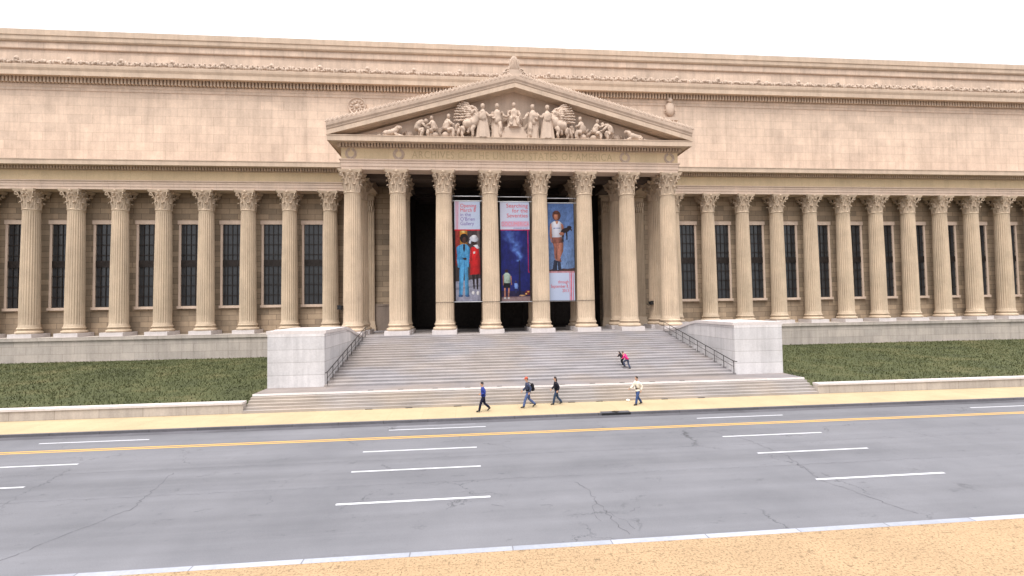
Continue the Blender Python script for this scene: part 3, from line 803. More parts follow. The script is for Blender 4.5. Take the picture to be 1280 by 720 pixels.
# wings: wall with tall bronze windows between the columns
for s in (-1,1):
    xs_ = [16.07]+WX
    mb = MB()
    a,b = sorted((s*16.901, s*80)); mb.box(a,b,10.3,11.5,ZS,Z0+1); mb.build('wing_wall', M['wall'], B)
    for i in range(1,len(xs_)-1):
        xc = s*(xs_[i]+xs_[i+1])/2
        mb = MB(); w, z0, z1 = 1.05, ZS+3.2, ZS+12.6
        mb.box(xc-w-.25,xc-w,10.12,10.299,z0,z1); mb.box(xc+w,xc+w+.25,10.12,10.299,z0,z1); mb.box(xc-w-.35,xc+w+.35,10.05,10.299,z1,z1+.45); mb.box(xc-w-.35,xc+w+.35,10.0,10.299,z0-.3,z0)
        wi = mb.build('window', M['entab'], B)
        mb = MB(); mb.box(xc-w,xc+w,10.26,10.299,z0,z1); mb.build('pane', M['glass'], wi)
        mb = MB()
        for k in range(1,4): mb.box(xc-w+k*w/2-.04,xc-w+k*w/2+.04,10.19,10.259,z0,z1)
        for k in range(9): zz = z0+k*(z1-z0)/8; mb.box(xc-w,xc+w,10.2,10.258,zz-.05,zz+.05)
        mb.box(xc-w,xc+w,10.17,10.257,z0+(z1-z0)*.48,z0+(z1-z0)*.56)
        mb.build('window_grille', M['bronze'], wi)
    mb = MB(); a,b = sorted((s*16.9,s*80)); mb.box(a,b,8.5,12,Z0+2.9,Z0+3.3); mb.build('wing_roof', M['tymp'], B)

# --- attic block behind the pediment
YA = 12.0
mb = MB(); mb.box(-80,80,YA,YA+3,21.3,34.2); mb.build('attic_wall', M['attic'], B)
def att(name, prof, mat):
    mb = MB(); mb.sweep([(-80,YA),(80,YA)], prof); return mb.build(name, mat, B)
att('attic_architrave', [(-.5,32.2),(.06,32.2),(.06,32.55),(.1,32.6),(.1,32.95),(-.5,32.95)], M['attic'])
att('attic_cornice', [(-.5,33.66),(.48,33.66),(.9,33.72),(.92,33.60),(.98,33.60),(1.0,34.1),(1.12,34.4),(1.15,34.66),(1.15,34.76),(-.5,35.12)], M['cornice'])
mb = MB(); mb.box(-80,80,YA-.02,YA+3,32.96,33.655); mb.build('attic_bed', M['cornice'], B)
dentils('attic_dentil_course', [((-80,YA-.02),(80,YA-.02))], 33.0, 33.64, .42, .40, .22, M['cornice'])
mb = MB(); mb.box(-80,80,YA+.1,YA+3,35.121,37.1); mb.build('attic_parapet', M['attic'], B)
att('attic_band', [(-1,37.101),(.06,37.101),(.10,37.2),(.10,37.9),(-1,37.9)], M['attic'])
att('attic_coping', [(-2.6,37.901),(.24,37.901),(.34,38.05),(.36,38.5),(.44,38.55),(.46,39.2),(-2.6,39.2)], M['cornice'])
mb = MB()                                   # continuous carved band with rosettes standing on the cornice
for k in range(-14,15):
    x = .1+k*5.62
    mb.ball((x,YA-1.02,35.42),(.30,.14,.30),10,8); mb.ball((x,YA-1.15,35.43),(.13,.08,.13),8,6)
for i in range(-266,267):
    x = i*.30; h = .24+.07*math.sin(i*1.9)+.04*math.sin(i*.71)
    mb.ball((x,YA-1.0+.04*math.sin(i*2.7),35.08+.10*math.sin(i*1.3)),(.19,.13,h),7,5)
    if i%2: mb.ball((x+.1,YA-1.08,35.22+.12*math.sin(i*3.1)),(.12,.08,.13),6,4)
mb.box(-80,80,YA-.98,YA-.80,34.75,35.34)
mb.build('swag_frieze', M['relief'], B, 60)
# carved ornaments on the attic wall: round shield on one side, perched eagles
def shield(x,z,r):
    mb = MB()
    rings = []
    for rr,d in ((r,0),(r,.22),(r*.93,.30),(r*.84,.22),(r*.80,.16),(.01,.16)):
        rings.append([(x+rr*math.cos(2*PI*i/40),YA-d,z+rr*math.sin(2*PI*i/40)) for i in range(40)])
    mb.loft(rings)
    for k in range(12):
        a = 2*PI*k/12; mb.ball((x+r*.58*math.cos(a),YA-.2,z+r*.58*math.sin(a)),(.2,.12,.09),8,5,Matrix.Rotation(-a,3,'Y'))
    mb.ball((x,YA-.2,z),(.28,.2,.28),10,7); mb.ball((x-.2,YA-.2,z+.42),(.2,.14,.14),8,5); mb.ball((x+.25,YA-.2,z-.4),(.2,.14,.14),8,5)
    return mb
shield(-18.2,31.1,1.12).build('shield_relief', M['relief'], B, 50)
def eagle(x,z):
    mb = MB(); y = YA-.25
    mb.ball((x,y,z+.1),(.62,.35,.95),12,9); mb.ball((x,y-.1,z+1.15),(.33,.3,.4),10,8); mb.ball((x-.3,y-.2,z+1.12),(.18,.1,.1),8,5)
    for s in (-1,1):
        for k in range(5):
            a = .35+.17*k; Rm = Matrix.Rotation(s*a,3,'Y'); mb.ball(Vector((x+s*.55,y+.1,z+.6))+Rm@Vector((0,0,-.75)),(.15,.13,.85),7,6,Rm)
    mb.box(x-.9,x+.9,YA-.55,YA+.02,z-1.5,z-1.1)
    return mb
eagle(21.9,31.6).build('eagle_relief', M['relief'], B, 60)

# ------------------------------------------------------------------ flanking lawns and low walls (grounds continue beyond the stairs)
for s in (-1,1):
    a,b = sorted((s*18.45,s*80))
    mb = MB(); nx_, ny_ = 60, 14; 
    vs = [(a+(b-a)*i/nx_, -17.4+24.7*j/ny_, .35+.55*(j/ny_)+.04*random.random()) for j in range(ny_+1) for i in range(nx_+1)]
    mb.add(vs, [(j*(nx_+1)+i, j*(nx_+1)+i+1, (j+1)*(nx_+1)+i+1, (j+1)*(nx_+1)+i) for j in range(ny_) for i in range(nx_)])
    struct(mb.build('lawn', M['lawn'], None, 60))
    a,b = sorted((s*18.4,s*80))
    w = empty('low_wall', ((a+b)/2,-17.6,0)); h = (b-a)/2
    mb = MB(); mb.box(-h,h,-.22,.22,-.1,.55); mb.build('wall_body', M['granite'], w)
    mb = MB(); mb.box(-h,h,-.28,.28,.551,.68); mb.build('wall_coping', M['plinth'], w)
    tag(w, 'low granite wall with pale coping edging the lawn %s of the stairs' % ('left' if s < 0 else 'right'), 'wall', 'low walls along the pavement')

def grass_blades(s):
    rnd = random.Random(21+s); mb = MB()
    for i in range(26000):
        x = s*rnd.uniform(18.5,66 if s > 0 else 58); t = rnd.random(); y = -17.3+24.4*t; z = .36+.55*t
        h = rnd.uniform(.07,.20); a = rnd.uniform(0,PI); w_ = rnd.uniform(.02,.05); lx,ly = rnd.uniform(-.1,.1),rnd.uniform(-.1,.1)
        mb.v += [(x-w_*math.cos(a),y-w_*math.sin(a),z),(x+w_*math.cos(a),y+w_*math.sin(a),z),(x+lx,y+ly,z+h)]
        n = len(mb.v); mb.f.append((n-3,n-2,n-1)); mb.m.append(0)
    me = bpy.data.meshes.new('grass'); me.from_pydata(mb.v,[],mb.f); me.materials.append(M['lawn']); me.update()
    struct(link('grass', me), 'stuff')
grass_blades(-1); grass_blades(1)
# ------------------------------------------------------------------ banners
PCOL = {}
def bmat(name):
    m, nt, bs = nm(name)
    a = nd(nt,'ShaderNodeVertexColor', layer_name='print'); nt.links.new(a.outputs[0], bs.inputs['Base Color'])
    bs.inputs['Roughness'].default_value = .6; bs.inputs['Specular IOR Level'].default_value = .2
    return m
M['print'] = bmat('printed_vinyl')
def s2l(c): return tuple(((v/255)/12.92 if v/255 <= .04045 else ((v/255+.055)/1.055)**2.4)*.52 for v in c)
M['redink'] = plain('red_ink', (.46,.055,.06), .6, 0, .02)
M['pinkink'] = plain('pink_ink', (.52,.16,.20), .6, 0, .02)
M['blueink'] = plain('violet_ink', (.14,.09,.26), .6, 0, .02)
def inpoly(u, v, P):
    c = False; n = len(P)
    for i in range(n):
        x0,y0 = P[i]; x1,y1 = P[(i+1)%n]
        if (y0 > v) != (y1 > v) and u < (x1-x0)*(v-y0)/(y1-y0)+x0: c = not c
    return c
def ell(cx,cy,rx,ry,rot=0):
    return [(cx+rx*math.cos(a)*math.cos(rot)-ry*math.sin(a)*math.sin(rot), cy+rx*math.cos(a)*math.sin(rot)+ry*math.sin(a)*math.cos(rot)) for a in [2*PI*i/20 for i in range(20)]]
def banner(x0,x1,z0,z1,painter,label,ph):
    """printed cloth; painter(u, v) with v running down from the top edge, both in 0..1 times 1 x 3.8"""
    t = empty('banner', ((x0+x1)/2,.3,z0))
    W,H = x1-x0, z1-z0; nu_,nv = 80,300
    def bil(u,v): return .05*math.sin(PI*v)*math.sin(PI*u*1.0+ph)+.03*math.sin(9*v+5*u+ph)*(.3+v)*.6
    mb = MB(); vs = []
    for j in range(nv+1):
        for i in range(nu_+1):
            u,v = i/nu_, j/nv; vs.append((-W/2+W*u, bil(u,v), H-H*v))
    mb.add(vs, [(j*(nu_+1)+i,(j+1)*(nu_+1)+i,(j+1)*(nu_+1)+i+1,j*(nu_+1)+i+1) for j in range(nv) for i in range(nu_)])
    me = bpy.data.meshes.new('cloth'); me.from_pydata(mb.v,[],mb.f); me.materials.append(M['print'])
    at = me.color_attributes.new('print','FLOAT_COLOR','CORNER')
    data = []
    rnd = random.Random(3)
    for j in range(nv):
        for i in range(nu_):
            c = s2l(painter((i+.5)/nu_, (j+.5)/nv)); k = 1+.08*(rnd.random()-.5)
            if min(c) < .25: k *= 1+.34*pnoise.noise((i*.16+ph*9,j*.09,ph))+.26*pnoise.noise((i*.5,j*.33,ph*3))
            data += [c[0]*k,c[1]*k,c[2]*k,1.0]*4
    at.data.foreach_set('color', data)
    me.polygons.foreach_set('use_smooth',[True]*len(me.polygons))
    link('cloth', me, t)
    for zz,nm_ in ((H+.06,'top_rail'),(-.06,'bottom_rail')):
        mb = MB(); mb.tube([(-W/2-.35,.03,zz),(W/2+.35,.03,zz)],.045,8); mb.build(nm_, M['silver'], t, 40)
    mb = MB(); mb.tube([(-W/2-.35,.06,H+.55),(W/2+.35,.06,H+.55)],.045,8); mb.build('hanging_rail', M['silver'], t, 40)
    for s in (-1,1):
        mb = MB(); mb.tube([(s*(W/2+.06),.03,H+.6),(s*(W/2+.06),.03,-.06)],.03,6); mb.build('side_cable', M['black'], t, 40)
    tag(t, label, 'banner', 'exhibition banners between the columns')
    def put(body, u, v, size, mat, align='LEFT', sx=1.0):
        def f(x,z):
            uu = u + x/W; vv = v - z/H
            return Vector((-W/2+W*uu, bil(min(1,max(0,uu)),min(1,max(0,vv)))-.012, H-H*vv))
        text_mesh('lettering', body, size, mat, t, f, align, 1.0, sx)
    return put
def lerp(a,b,t): return tuple(x+(y-x)*t for x,y in zip(a,b))
def shapes(u,v,L,bg):
    c = bg
    for P,col in L:
        if inpoly(u,v,P):
            c = col(u,v) if callable(col) else col
            us = [p[0] for p in P]; vs_ = [p[1] for p in P]; wu = max(us)-min(us)
            if wu < .5 and max(c) > 60:
                t = (u-min(us))/wu; q = (v-min(vs_))/(max(vs_)-min(vs_)+1e-6)
                k = 1.14-1.35*(t-.40)**2-.16*q; c = tuple(min(255,x*k) for x in c)
    return c
def px(P, x0=35, y0=60, w=175, h=622): return [((x-x0)/w,(y-y0)/h) for x,y in P]
SKIN_D, SKIN_L = (58,38,34), (196,140,112)
# first: header above, a man in a pale blue suit beside a woman in a red dress
def suitf(u,v): return (88,168,222) if (int(u*40)%7) else (60,134,196)
L1 = [(px([(35,238),(78,238),(78,460),(35,460)]),(150,52,44)), (px([(70,238),(122,238),(122,330),(70,330)]),(206,140,52)), (px([(80,240),(112,240),(112,254),(80,254)]),(226,196,120)),
      (px([(122,238),(212,238),(212,560),(122,560)]),(74,62,64)), (px([(185,238),(212,238),(212,500),(185,500)]),(96,84,84)),
      (px([(30,560),(215,540),(215,690),(30,690)]),(158,158,178)), (px([(30,600),(215,578),(215,590),(30,612)]),(136,136,154)),
      (px([(66,432),(60,648),(84,650),(98,470),(104,650),(130,645),(122,432)]),suitf), (px([(56,338),(84,326),(112,326),(134,344),(140,420),(132,438),(128,470),(54,472),(48,420)]),suitf),
      (px([(46,350),(58,338),(66,400),(98,412),(98,424),(52,420)]),(70,150,208)), (px([(130,345),(142,372),(140,412),(104,424),(100,412),(124,398)]),(70,150,208)),
      (px([(92,328),(106,328),(104,362),(98,380),(92,360)]),(40,34,52)), (px(ell(104,418,13,7)),SKIN_D), (px(ell(99,290,29,30)),(28,22,24)), (px(ell(101,302,15,20)),(78,50,44)),
      (px(ell(72,648,15,8)),(60,100,150)), (px(ell(118,648,15,8)),(60,100,150)),
      (px([(150,345),(196,345),(208,420),(212,515),(136,518),(142,430)]),(205,34,38)), (px([(144,350),(152,346),(150,430),(136,452),(132,440)]),(186,30,36)), (px([(160,375),(174,372),(176,384),(162,388)]),(238,226,226)),
      (px([(150,516),(160,606),(168,606),(168,516)]),(44,34,38)), (px([(178,516),(182,610),(192,610),(196,514)]),(44,34,38)),
      (px(ell(158,630,12,10)),(236,234,238)), (px(ell(190,632,11,12)),(236,234,238)),
      (px(ell(168,315,15,20)),SKIN_D), (px(ell(168,294,32,18,.15)),(222,226,240)), (px(ell(168,283,22,14)),(232,234,244)), (px([(138,300),(130,318),(142,326),(150,308)]),(214,220,238)), (px([(160,334),(190,330),(206,352),(188,356),(174,344)]),(228,230,242))]
def paint1(u,v):
    hd = 175/622
    if v < hd:
        if .045 < u < .075 or .105 < u < .13 or .16 < u < .175: return (236,120,140)
        return lerp((226,228,250),(206,222,252),u)
    if v < hd+.012: return (216,40,56)
    if u < .02 or u > .985: return (34,28,34)
    return shapes(u,v,L1,(70,60,62))
put = banner(-6.12,-3.55,6.70,16.80,paint1,'banner with man in pale blue suit beside woman in red dress','x' and .3)
for i,(tx,mt) in enumerate((('Opening',M['redink']),('March 8',M['redink']),('in the',M['blueink']),("O'Brien",M['blueink']),('Gallery',M['blueink']))):
    put(tx,.22,.058+i*.045,.52,mt,'LEFT',.92)
# second: dusk-blue picture of a smoking chimney with people looking on
def blue(u,v):
    n = .5+.5*math.sin(u*9+v*21)*math.sin(v*13-u*6)
    return lerp((26,30,96),(40,52,150),.35*n+.4*v*(1-v))
def plume(u,v):
    c = blue(u,v); t = (v-.28)/.32
    if 0 < t < 1:
        cx = .64-.42*(1-t)**1.5+.05*math.sin(t*17); w = .09+.34*(1-t)
        k = max(0,1-abs(u-cx)/w); k *= .75+.6*pnoise.noise((u*9,v*34,2.0)); k = max(0,k)
        c = lerp(c,(112,156,236),min(1,k*1.3)*(.45+.55*t))
    return c
def q2(P): return px(P,30,60,187,628)
L2 = [(q2([(30,655),(217,640),(217,690),(30,690)]),(120,96,104)), (q2([(30,668),(217,660),(217,690),(30,690)]),(150,126,128)), (q2([(30,620),(217,628),(217,656),(30,660)]),(40,34,70)),
      (q2([(145,430),(152,430),(155,650),(142,650)]),(24,24,62)),
      (q2(ell(66,498,10,12)),(60,40,40)), (q2([(46,520),(60,508),(76,508),(90,522),(94,560),(86,575),(48,575)]),(170,190,178)), (q2([(48,573),(86,573),(90,605),(72,608),(68,596),(64,608),(46,605)]),(22,20,30)),
      (q2([(48,605),(60,605),(60,665),(50,665)]),(176,120,104)), (q2([(74,605),(86,603),(80,665),(72,665)]),(176,120,104)), (q2([(42,524),(48,522),(48,580),(42,590)]),(176,120,104)), (q2([(90,524),(96,530),(100,585),(94,585)]),(176,120,104)), (q2(ell(55,668,9,5)),(210,205,205)), (q2(ell(78,668,9,5)),(210,205,205)),
      (q2(ell(124,566,6,7)),(70,60,80)), (q2([(114,576),(132,574),(140,592),(134,610),(116,608)]),(120,150,220)), (q2([(116,608),(134,608),(132,636),(118,636)]),(40,44,90)),
      (q2([(180,636),(190,622),(217,618),(217,648),(182,648)]),(120,40,48)), (q2([(195,626),(212,624),(212,632),(195,634)]),(214,160,96)), (q2(ell(190,642,7,5)),(235,190,110)), (q2(ell(166,652,22,4)),(190,150,110)),
      (q2([(202,238),(208,238),(208,502),(217,502),(217,508),(202,508)]),(190,40,90))]
def paint2(u,v):
    hd = 173/628
    if v < hd:
        if .06 < u < .97 and abs(v-.222) < .032: return (224,196,226)
        return lerp((226,228,250),(208,222,252),u)
    if v < hd+.012: return (200,40,80)
    if u < .015 or u > .985: return (24,22,34)
    return shapes(u,v,L2,plume(u,v))
put = banner(-1.50,1.50,6.64,16.76,paint2,'banner with dark blue dusk picture of a smoking chimney','banner' and 1.4)
for i,tx in enumerate(('Searching','for the','Seventies')): put(tx,.95,.055+i*.050,.58,M['redink'],'RIGHT',1.0)
put('DOCUMERICA',.515,.242,.60,M['pinkink'],'CENTER',.74); put('photography project',.95,.268,.20,M['blueink'],'RIGHT',.9)
# third: figure in a white vest holding a dark animal against blue sky, white panel below
def q3(P): return px(P,32,70,160,610)
L3 = [(q3([(30,490),(60,482),(90,490),(120,480),(150,484),(192,476),(200,515),(30,515)]),(86,62,62)), (q3([(30,500),(200,494),(200,515),(30,515)]),(130,92,88)),
      (q3([(60,315),(120,312),(124,345),(104,400),(112,440),(88,440),(80,400),(68,350)]),(150,96,84)), (q3([(100,318),(126,314),(124,370),(98,430),(72,430),(92,372)]),(178,116,98)), (q3([(66,322),(84,320),(86,420),(70,418)]),(158,100,86)),
      (q3([(66,425),(86,432),(84,490),(56,494),(58,480)]),(48,52,72)), (q3([(86,432),(106,436),(110,482),(122,490),(92,492)]),(48,52,72)),
      (q3([(46,200),(60,190),(60,260),(52,300),(62,322),(50,312),(42,270)]),(186,124,100)), (q3([(54,192),(72,182),(102,182),(122,196),(118,286),(58,286)]),(222,222,236)), (q3([(78,180),(98,180),(92,200),(84,200)]),(196,136,110)), (q3([(66,222),(108,222),(108,228),(66,230)]),(160,170,206)),
      (q3([(54,284),(118,282),(122,318),(60,322)]),(142,88,76)), (q3([(112,196),(128,206),(132,250),(110,272),(98,262),(118,240)]),(176,112,92)),
      (q3(ell(140,240,30,15,-.35)),(38,24,30)), (q3(ell(164,222,15,11)),(40,26,32)), (q3([(118,256),(130,250),(128,312),(120,312)]),(36,24,30)), (q3([(142,250),(152,246),(152,300),(144,300)]),(36,24,30)), (q3([(168,226),(182,236),(176,244),(164,232)]),(52,34,40)), (q3(ell(118,262,16,9)),(180,118,96)),
      (q3(ell(86,146,26,32)),(110,64,50)), (q3(ell(84,152,14,22)),(190,124,100)), (q3(ell(84,128,20,12)),(96,54,44))]
def paint3(u,v):
    v2 = v
    if v > 438/610:
        if .80 < u < .825 or .855 < u < .885 or .925 < u < .945: return (226,90,110)
        return lerp((224,226,252),(208,222,252),v)
    if v > 428/610: return (206,150,160)
    sky = lerp((84,112,166),(120,146,190),v*1.35)
    k = .06*math.sin(u*8+v*6); sky = tuple(x*(1+k) for x in sky)
    if v > .6 and math.sin(u*57)*math.sin(v*91+u*20) > .88: sky = (60,70,110)
    return shapes(u,v,L3,sky)
put = banner(3.40,6.10,6.66,16.64,paint3,'banner with figure in white vest holding a dark animal against blue sky','vest' and 2.2)
for i,tx in enumerate(('through','September 8,','2013')): put(tx,.77,.825+i*.045,.46,M['redink'],'RIGHT',.76)

# cable that ties the banners' lower rails to the columns
mb = MB(); pts = []
for i,x in enumerate(XC[2:6]):
    for k in range(13):
        a = PI+PI*k/12; pts.append((x+.905*math.cos(a), .905*math.sin(a)*1.0, 6.62))
mb.tube(pts,.022,6)
tag(mb.build('banner_cable', M['black'], None, 40), 'thin dark cable wrapped round the middle columns at the banners lower edge', 'cable')

# floodlights clamped to the columns
def flood(x,y,z,label,rz):
    t = empty('floodlight',(x,y,z),rz)
    mb = MB(); mb.box(-.2,.2,-.32,-.02,-.14,.2); mb.box(-.24,.24,-.36,-.32,-.18,.24); mb.build('lamp_housing', M['black'], t)
    mb = MB(); mb.tube([(0,.35,-.1),(0,.1,-.24),(0,-.15,-.14)],.045,8); mb.build('bracket', M['black'], t)
    tag(t,label,'floodlight','floodlights on the columns')
flood(15.5,9.15,ZS+2.6,'small black floodlight on the flat rear pilaster at right',.5)
flood(15.05,3.0,ZS+2.75,'small black floodlight just behind the front corner column at right',.5)
flood(-17.05,-.25,ZS+2.75,'small black floodlight on the corner column at left',-.5)

# storm drain in the far kerb
t = empty('storm_drain',(3.44,-21.1,0))
mb = MB(); mb.box(-.85,.85,-.10,-.071,-.125,-.015); mb.build('inlet_mouth', M['black'], t)
mb = MB(); mb.box(-.85,.85,-.072,.32,.0045,.02); mb.build('cover_slab', M['gutter'], t)
mb = MB(); mb.lathe([(.20,.021),(.20,.03),(.17,.032),(.15,.028)],24,0,.11); mb.build('manhole_lid', M['black'], t)
tag(t,'dark storm drain inlet in the far kerb with its round lid','storm drain')

# crumpled paper at the foot of the stairs
mb = MB(); rnd = random.Random(5); mb.ball((0,0,.06),(.13,.07,.065),12,9)
mb.v = [(x*(1+.3*(rnd.random()-.5)),y*(1+.3*(rnd.random()-.5)),max(.002,z*(1+.3*(rnd.random()-.5)))) for x,y,z in mb.v]
o = mb.build('crumpled_paper', plain('white_paper',(.78,.77,.75),.8), None); o.location = (5.19,-18.12,.004)
tag(o,'small crumpled white paper lying on the pavement by the lowest step','litter')

# ------------------------------------------------------------------ people
def skinmat(name,c):
    m, nt, bs = nm(name); bs.inputs['Base Color'].default_value = (*c,1); bs.inputs['Roughness'].default_value = .55
    bs.inputs['Subsurface Weight'].default_value = .1; bs.inputs['Subsurface Radius'].default_value = (.02,.01,.005)
    return m
M['skin'] = skinmat('light_skin',(.50,.29,.20)); M['skin2'] = skinmat('tanned_skin',(.38,.2,.13))
M['shoe'] = plain('dark_leather',(.02,.017,.016),.5); M['whiteshoe'] = plain('white_trainer',(.7,.7,.7),.6)
def person(loc, rz, height, pose, top, legs, hair, shoe, label, jacket_len=.0, shirt=None, hairlong=False, hat=None, group=None, skin_m='skin', slim=1.0):
    """pose: joints in units of body height-1.75, x forward, y left, z up"""
    t = empty('person', loc, rz); k = height/1.75; t.scale = (k,k,k)
    J = pose
    w = slim
    def v(n): return Vector(J[n])
    P, S, CH, NK, HD = v('pelvis'), v('spine'), v('chest'), v('neck'), v('head')
    up = (HD-NK).normalized()
    # --- body: one continuous skin, face features added to the head
    pts = [P,S,CH,NK,NK+up*.07,HD-up*.03,HD+up*.10]; rad = [(.10*w,.075),(.10*w,.07),(.105*w,.07),(.052,.055),(.054,.056),(.083,.09),(.062,.07)]
    E = [(0,1),(1,2),(2,3),(3,4),(4,5),(5,6)]
    def chain(start, ps, rs):
        b = start
        for p_,r_ in zip(ps,rs): pts.append(p_); rad.append(r_); E.append((b,len(pts)-1)); b = len(pts)-1
        return b
    for s,n in ((1,'l'),(-1,'r')):
        sh, el, wr = v('sh_'+n), v('el_'+n), v('wr_'+n)
        chain(2, [sh, sh.lerp(el,.5), el, el.lerp(wr,.5), wr], [.038,.036,.036,.038,.030])
        hp, kn, an = v('hip_'+n), v('kn_'+n), v('an_'+n)
        chain(0, [hp, hp.lerp(kn,.5), kn, kn.lerp(an,.4), an], [.062,.060,.050,.050,.038])
    me = skin('b', pts, E, rad, None, sub=2, to_mesh_only=True)
    mb = MB(); mesh_into(mb, me)
    fw = Vector(J.get('face',(1,0,0))).normalized(); side = up.cross(fw).normalized(); fw = side.cross(up).normalized()
    hc = HD+up*.03
    Rm = Matrix((fw,side,up)).transposed()
    mb.ball(hc+fw*.005,(.092,.074,.118),16,12,Rm)                    # skull
    mb.ball(hc+fw*.045-up*.075,(.045,.05,.045),10,8,Rm)                # jaw
    mb.ball(hc+fw*.098-up*.015,(.02,.013,.024),8,6,Rm)                 # nose
    mb.ball(hc+fw*.082-up*.062,(.014,.026,.008),8,5,Rm)                # mouth
    for s in (-1,1):
        mb.ball(hc+side*s*.075-fw*.005-up*.01,(.022,.01,.032),8,6,Rm)  # ears
        mb.ball(hc+fw*.078+side*s*.03+up*.012,(.012,.016,.009),8,5,Rm) # eyes
    for s,n in ((1,'l'),(-1,'r')):                                    # hands: palm, four fingers, thumb
        el, wr = v('el_'+n), v('wr_'+n); d = (wr-el).normalized(); a = d.cross(Vector((0,1,0)))
        a = (Vector((1,0,0))-d*d.x).normalized() if abs(d.x) < .9 else (Vector((0,0,1))-d*d.z).normalized()
        b = d.cross(a).normalized()
        R2 = Matrix((a,b,d)).transposed(); pc = wr+d*.05
        mb.ball(pc,(.040,.017,.055),10,8,R2)
        inn = b*(-s if b.y > 0 else s)
        for f in range(4):
            o_ = a*(.027-.018*f); ln = (.070,.080,.075,.058)[f]; p0 = pc+o_+d*.035; p1 = p0+d*ln*.5+inn*.008; p2 = p1+d*ln*.32+inn*.026
            mb.tube([p0,p1,p2],[.0095,.0088,.0075],6)
        mb.tube([wr+a*.025+d*.02, wr+a*.05+d*.05+inn*.01, wr+a*.052+d*.085+inn*.02],[.012,.011,.009],6)
    mb.build('body', M[skin_m], t, 80)
    # --- hair
    mb = MB(); mb.ball(hc-fw*.016+up*.028,(.098,.084,.108),14,10,Rm)
    if hairlong: mb.ball(hc-fw*.06-up*.07,(.055,.085,.14),12,9,Rm)
    mb.build('hair', hair, t, 80)
    if hat:
        mb = MB(); mb.ball(hc-fw*.005+up*.062,(.104,.09,.085),14,10,Rm); mb.ball(hc+fw*.10+up*.045,(.06,.07,.012),12,6,Rm); mb.build('cap', hat, t, 80)
    # --- trousers
    pts = [P+Vector((0,0,.06)),P-Vector((0,0,.01))]; rad = [(.142*w,.118),(.15*w,.125)]; E = [(0,1)]
    def chain2(start, ps, rs):
        b = start
        for p_,r_ in zip(ps,rs): pts.append(p_); rad.append(r_); E.append((b,len(pts)-1)); b = len(pts)-1
    for n in 'lr':
        hp, kn, an = v('hip_'+n), v('kn_'+n), v('an_'+n)
        chain2(1, [hp.lerp(kn,.08), hp.lerp(kn,.5), kn, kn.lerp(an,.5), kn.lerp(an,1.03)], [.108,.100,.083,.078,.076])
    me = skin('b', pts, E, rad, None, sub=2, to_mesh_only=True); mb = MB(); mesh_into(mb, me); mb.build('trousers', legs, t, 80)
    # --- jacket or shirt
    low = P+Vector((0,0,-.06-jacket_len))
    pts = [S,low.lerp(S,.5),low,CH,CH.lerp(NK,.62),NK+up*.0]; rad = [(.168*w,.138),(.176*w,.148),(.192*w,.166),(.188*w,.146),(.16,.135),(.095,.092)]; E = [(0,1),(1,2),(0,3),(3,4),(4,5)]
    for n in 'lr':
        sh, el, wr = v('sh_'+n), v('el_'+n), v('wr_'+n)
        chain2(3, [sh, sh.lerp(el,.5), el, el.lerp(wr,.5), el.lerp(wr,.95)], [.098,.080,.070,.062,.056])
    me = skin('b', pts, E, rad, None, sub=2, to_mesh_only=True); mb = MB(); mesh_into(mb, me); mb.build('jacket', top, t, 80)
    if shirt:                                                          # open front showing the shirt
        mb = MB(); c = CH.lerp(S,.55); mb.ball(c+Vector((.085,.0,-.06)),(.058,.07,.24),12,10); mb.build('shirt', shirt, t, 80)
    # --- shoes
    for n in 'lr':
        an, ft = v('an_'+n), Vector(J['toe_'+n]); d = ft-an; d.normalize()
        pts = [an+Vector((0,0,-.005)), an-d*.035+Vector((0,0,-.045)), an.lerp(ft,.55)+Vector((0,0,-.008)), ft]
        me = skin('b', pts, [(0,1),(0,2),(2,3)], [.05,.042,.046,.034], None, sub=2, to_mesh_only=True); mb = MB(); mesh_into(mb, me); mb.build('shoe', shoe, t, 80)
    tag(t, label, 'person', group)
    return t
def walk(stride=.34, arm=.22, lift=1.0, lead='l', lean=.03, arms=None):
    o = 'r' if lead == 'l' else 'l'; sg = {'l':1,'r':-1}
    J = dict(pelvis=(0,0,.93),spine=(.01,0,1.10),chest=(.02+lean,0,1.33),neck=(.03+lean,0,1.49),head=(.06+lean,0,1.63))
    for n in 'lr': J['hip_'+n] = (0,.095*sg[n],.89); J['sh_'+n] = (.02+lean,.19*sg[n],1.42)
    J['kn_'+lead] = (.20*stride/.34,.095*sg[lead],.50); J['an_'+lead] = (.30*stride/.34,.09*sg[lead],.095); J['toe_'+lead] = (.30*stride/.34+.19,.1*sg[lead],.05)
    J['kn_'+o] = (-.06,.095*sg[o],.49); J['an_'+o] = (-.42*stride/.34,.09*sg[o],.095+.10*lift); J['toe_'+o] = (-.42*stride/.34+.15,.1*sg[o],.04)
    J['el_'+lead] = (-arm*.6-.02,.25*sg[lead],1.15); J['wr_'+lead] = (-arm*.55+.06,.25*sg[lead],.92)
    J['el_'+o] = (arm*.45+.02,.25*sg[o],1.15); J['wr_'+o] = (arm+.12,.23*sg[o],.96)
    if arms: J.update(arms)
    return J
mk = cloth
navy, navytr = mk('navy_shirt_cloth',(.03,.05,.23)), mk('navy_trouser_cloth',(.012,.013,.03))
person((-4.08,-19.70,.0),PI,1.72,walk(.30,.1,1.2,'l',.02,{'el_l':(-.10,.22,1.14),'wr_l':(.16,.17,1.08),'el_r':(-.12,-.23,1.14),'wr_r':(.12,-.18,1.06)}),navy,navytr,plain('black_hair',(.012,.01,.012),.6),M['shoe'],
       'pedestrian in bright blue shirt and dark navy trousers walking on the pavement',group='pedestrians on the pavement')
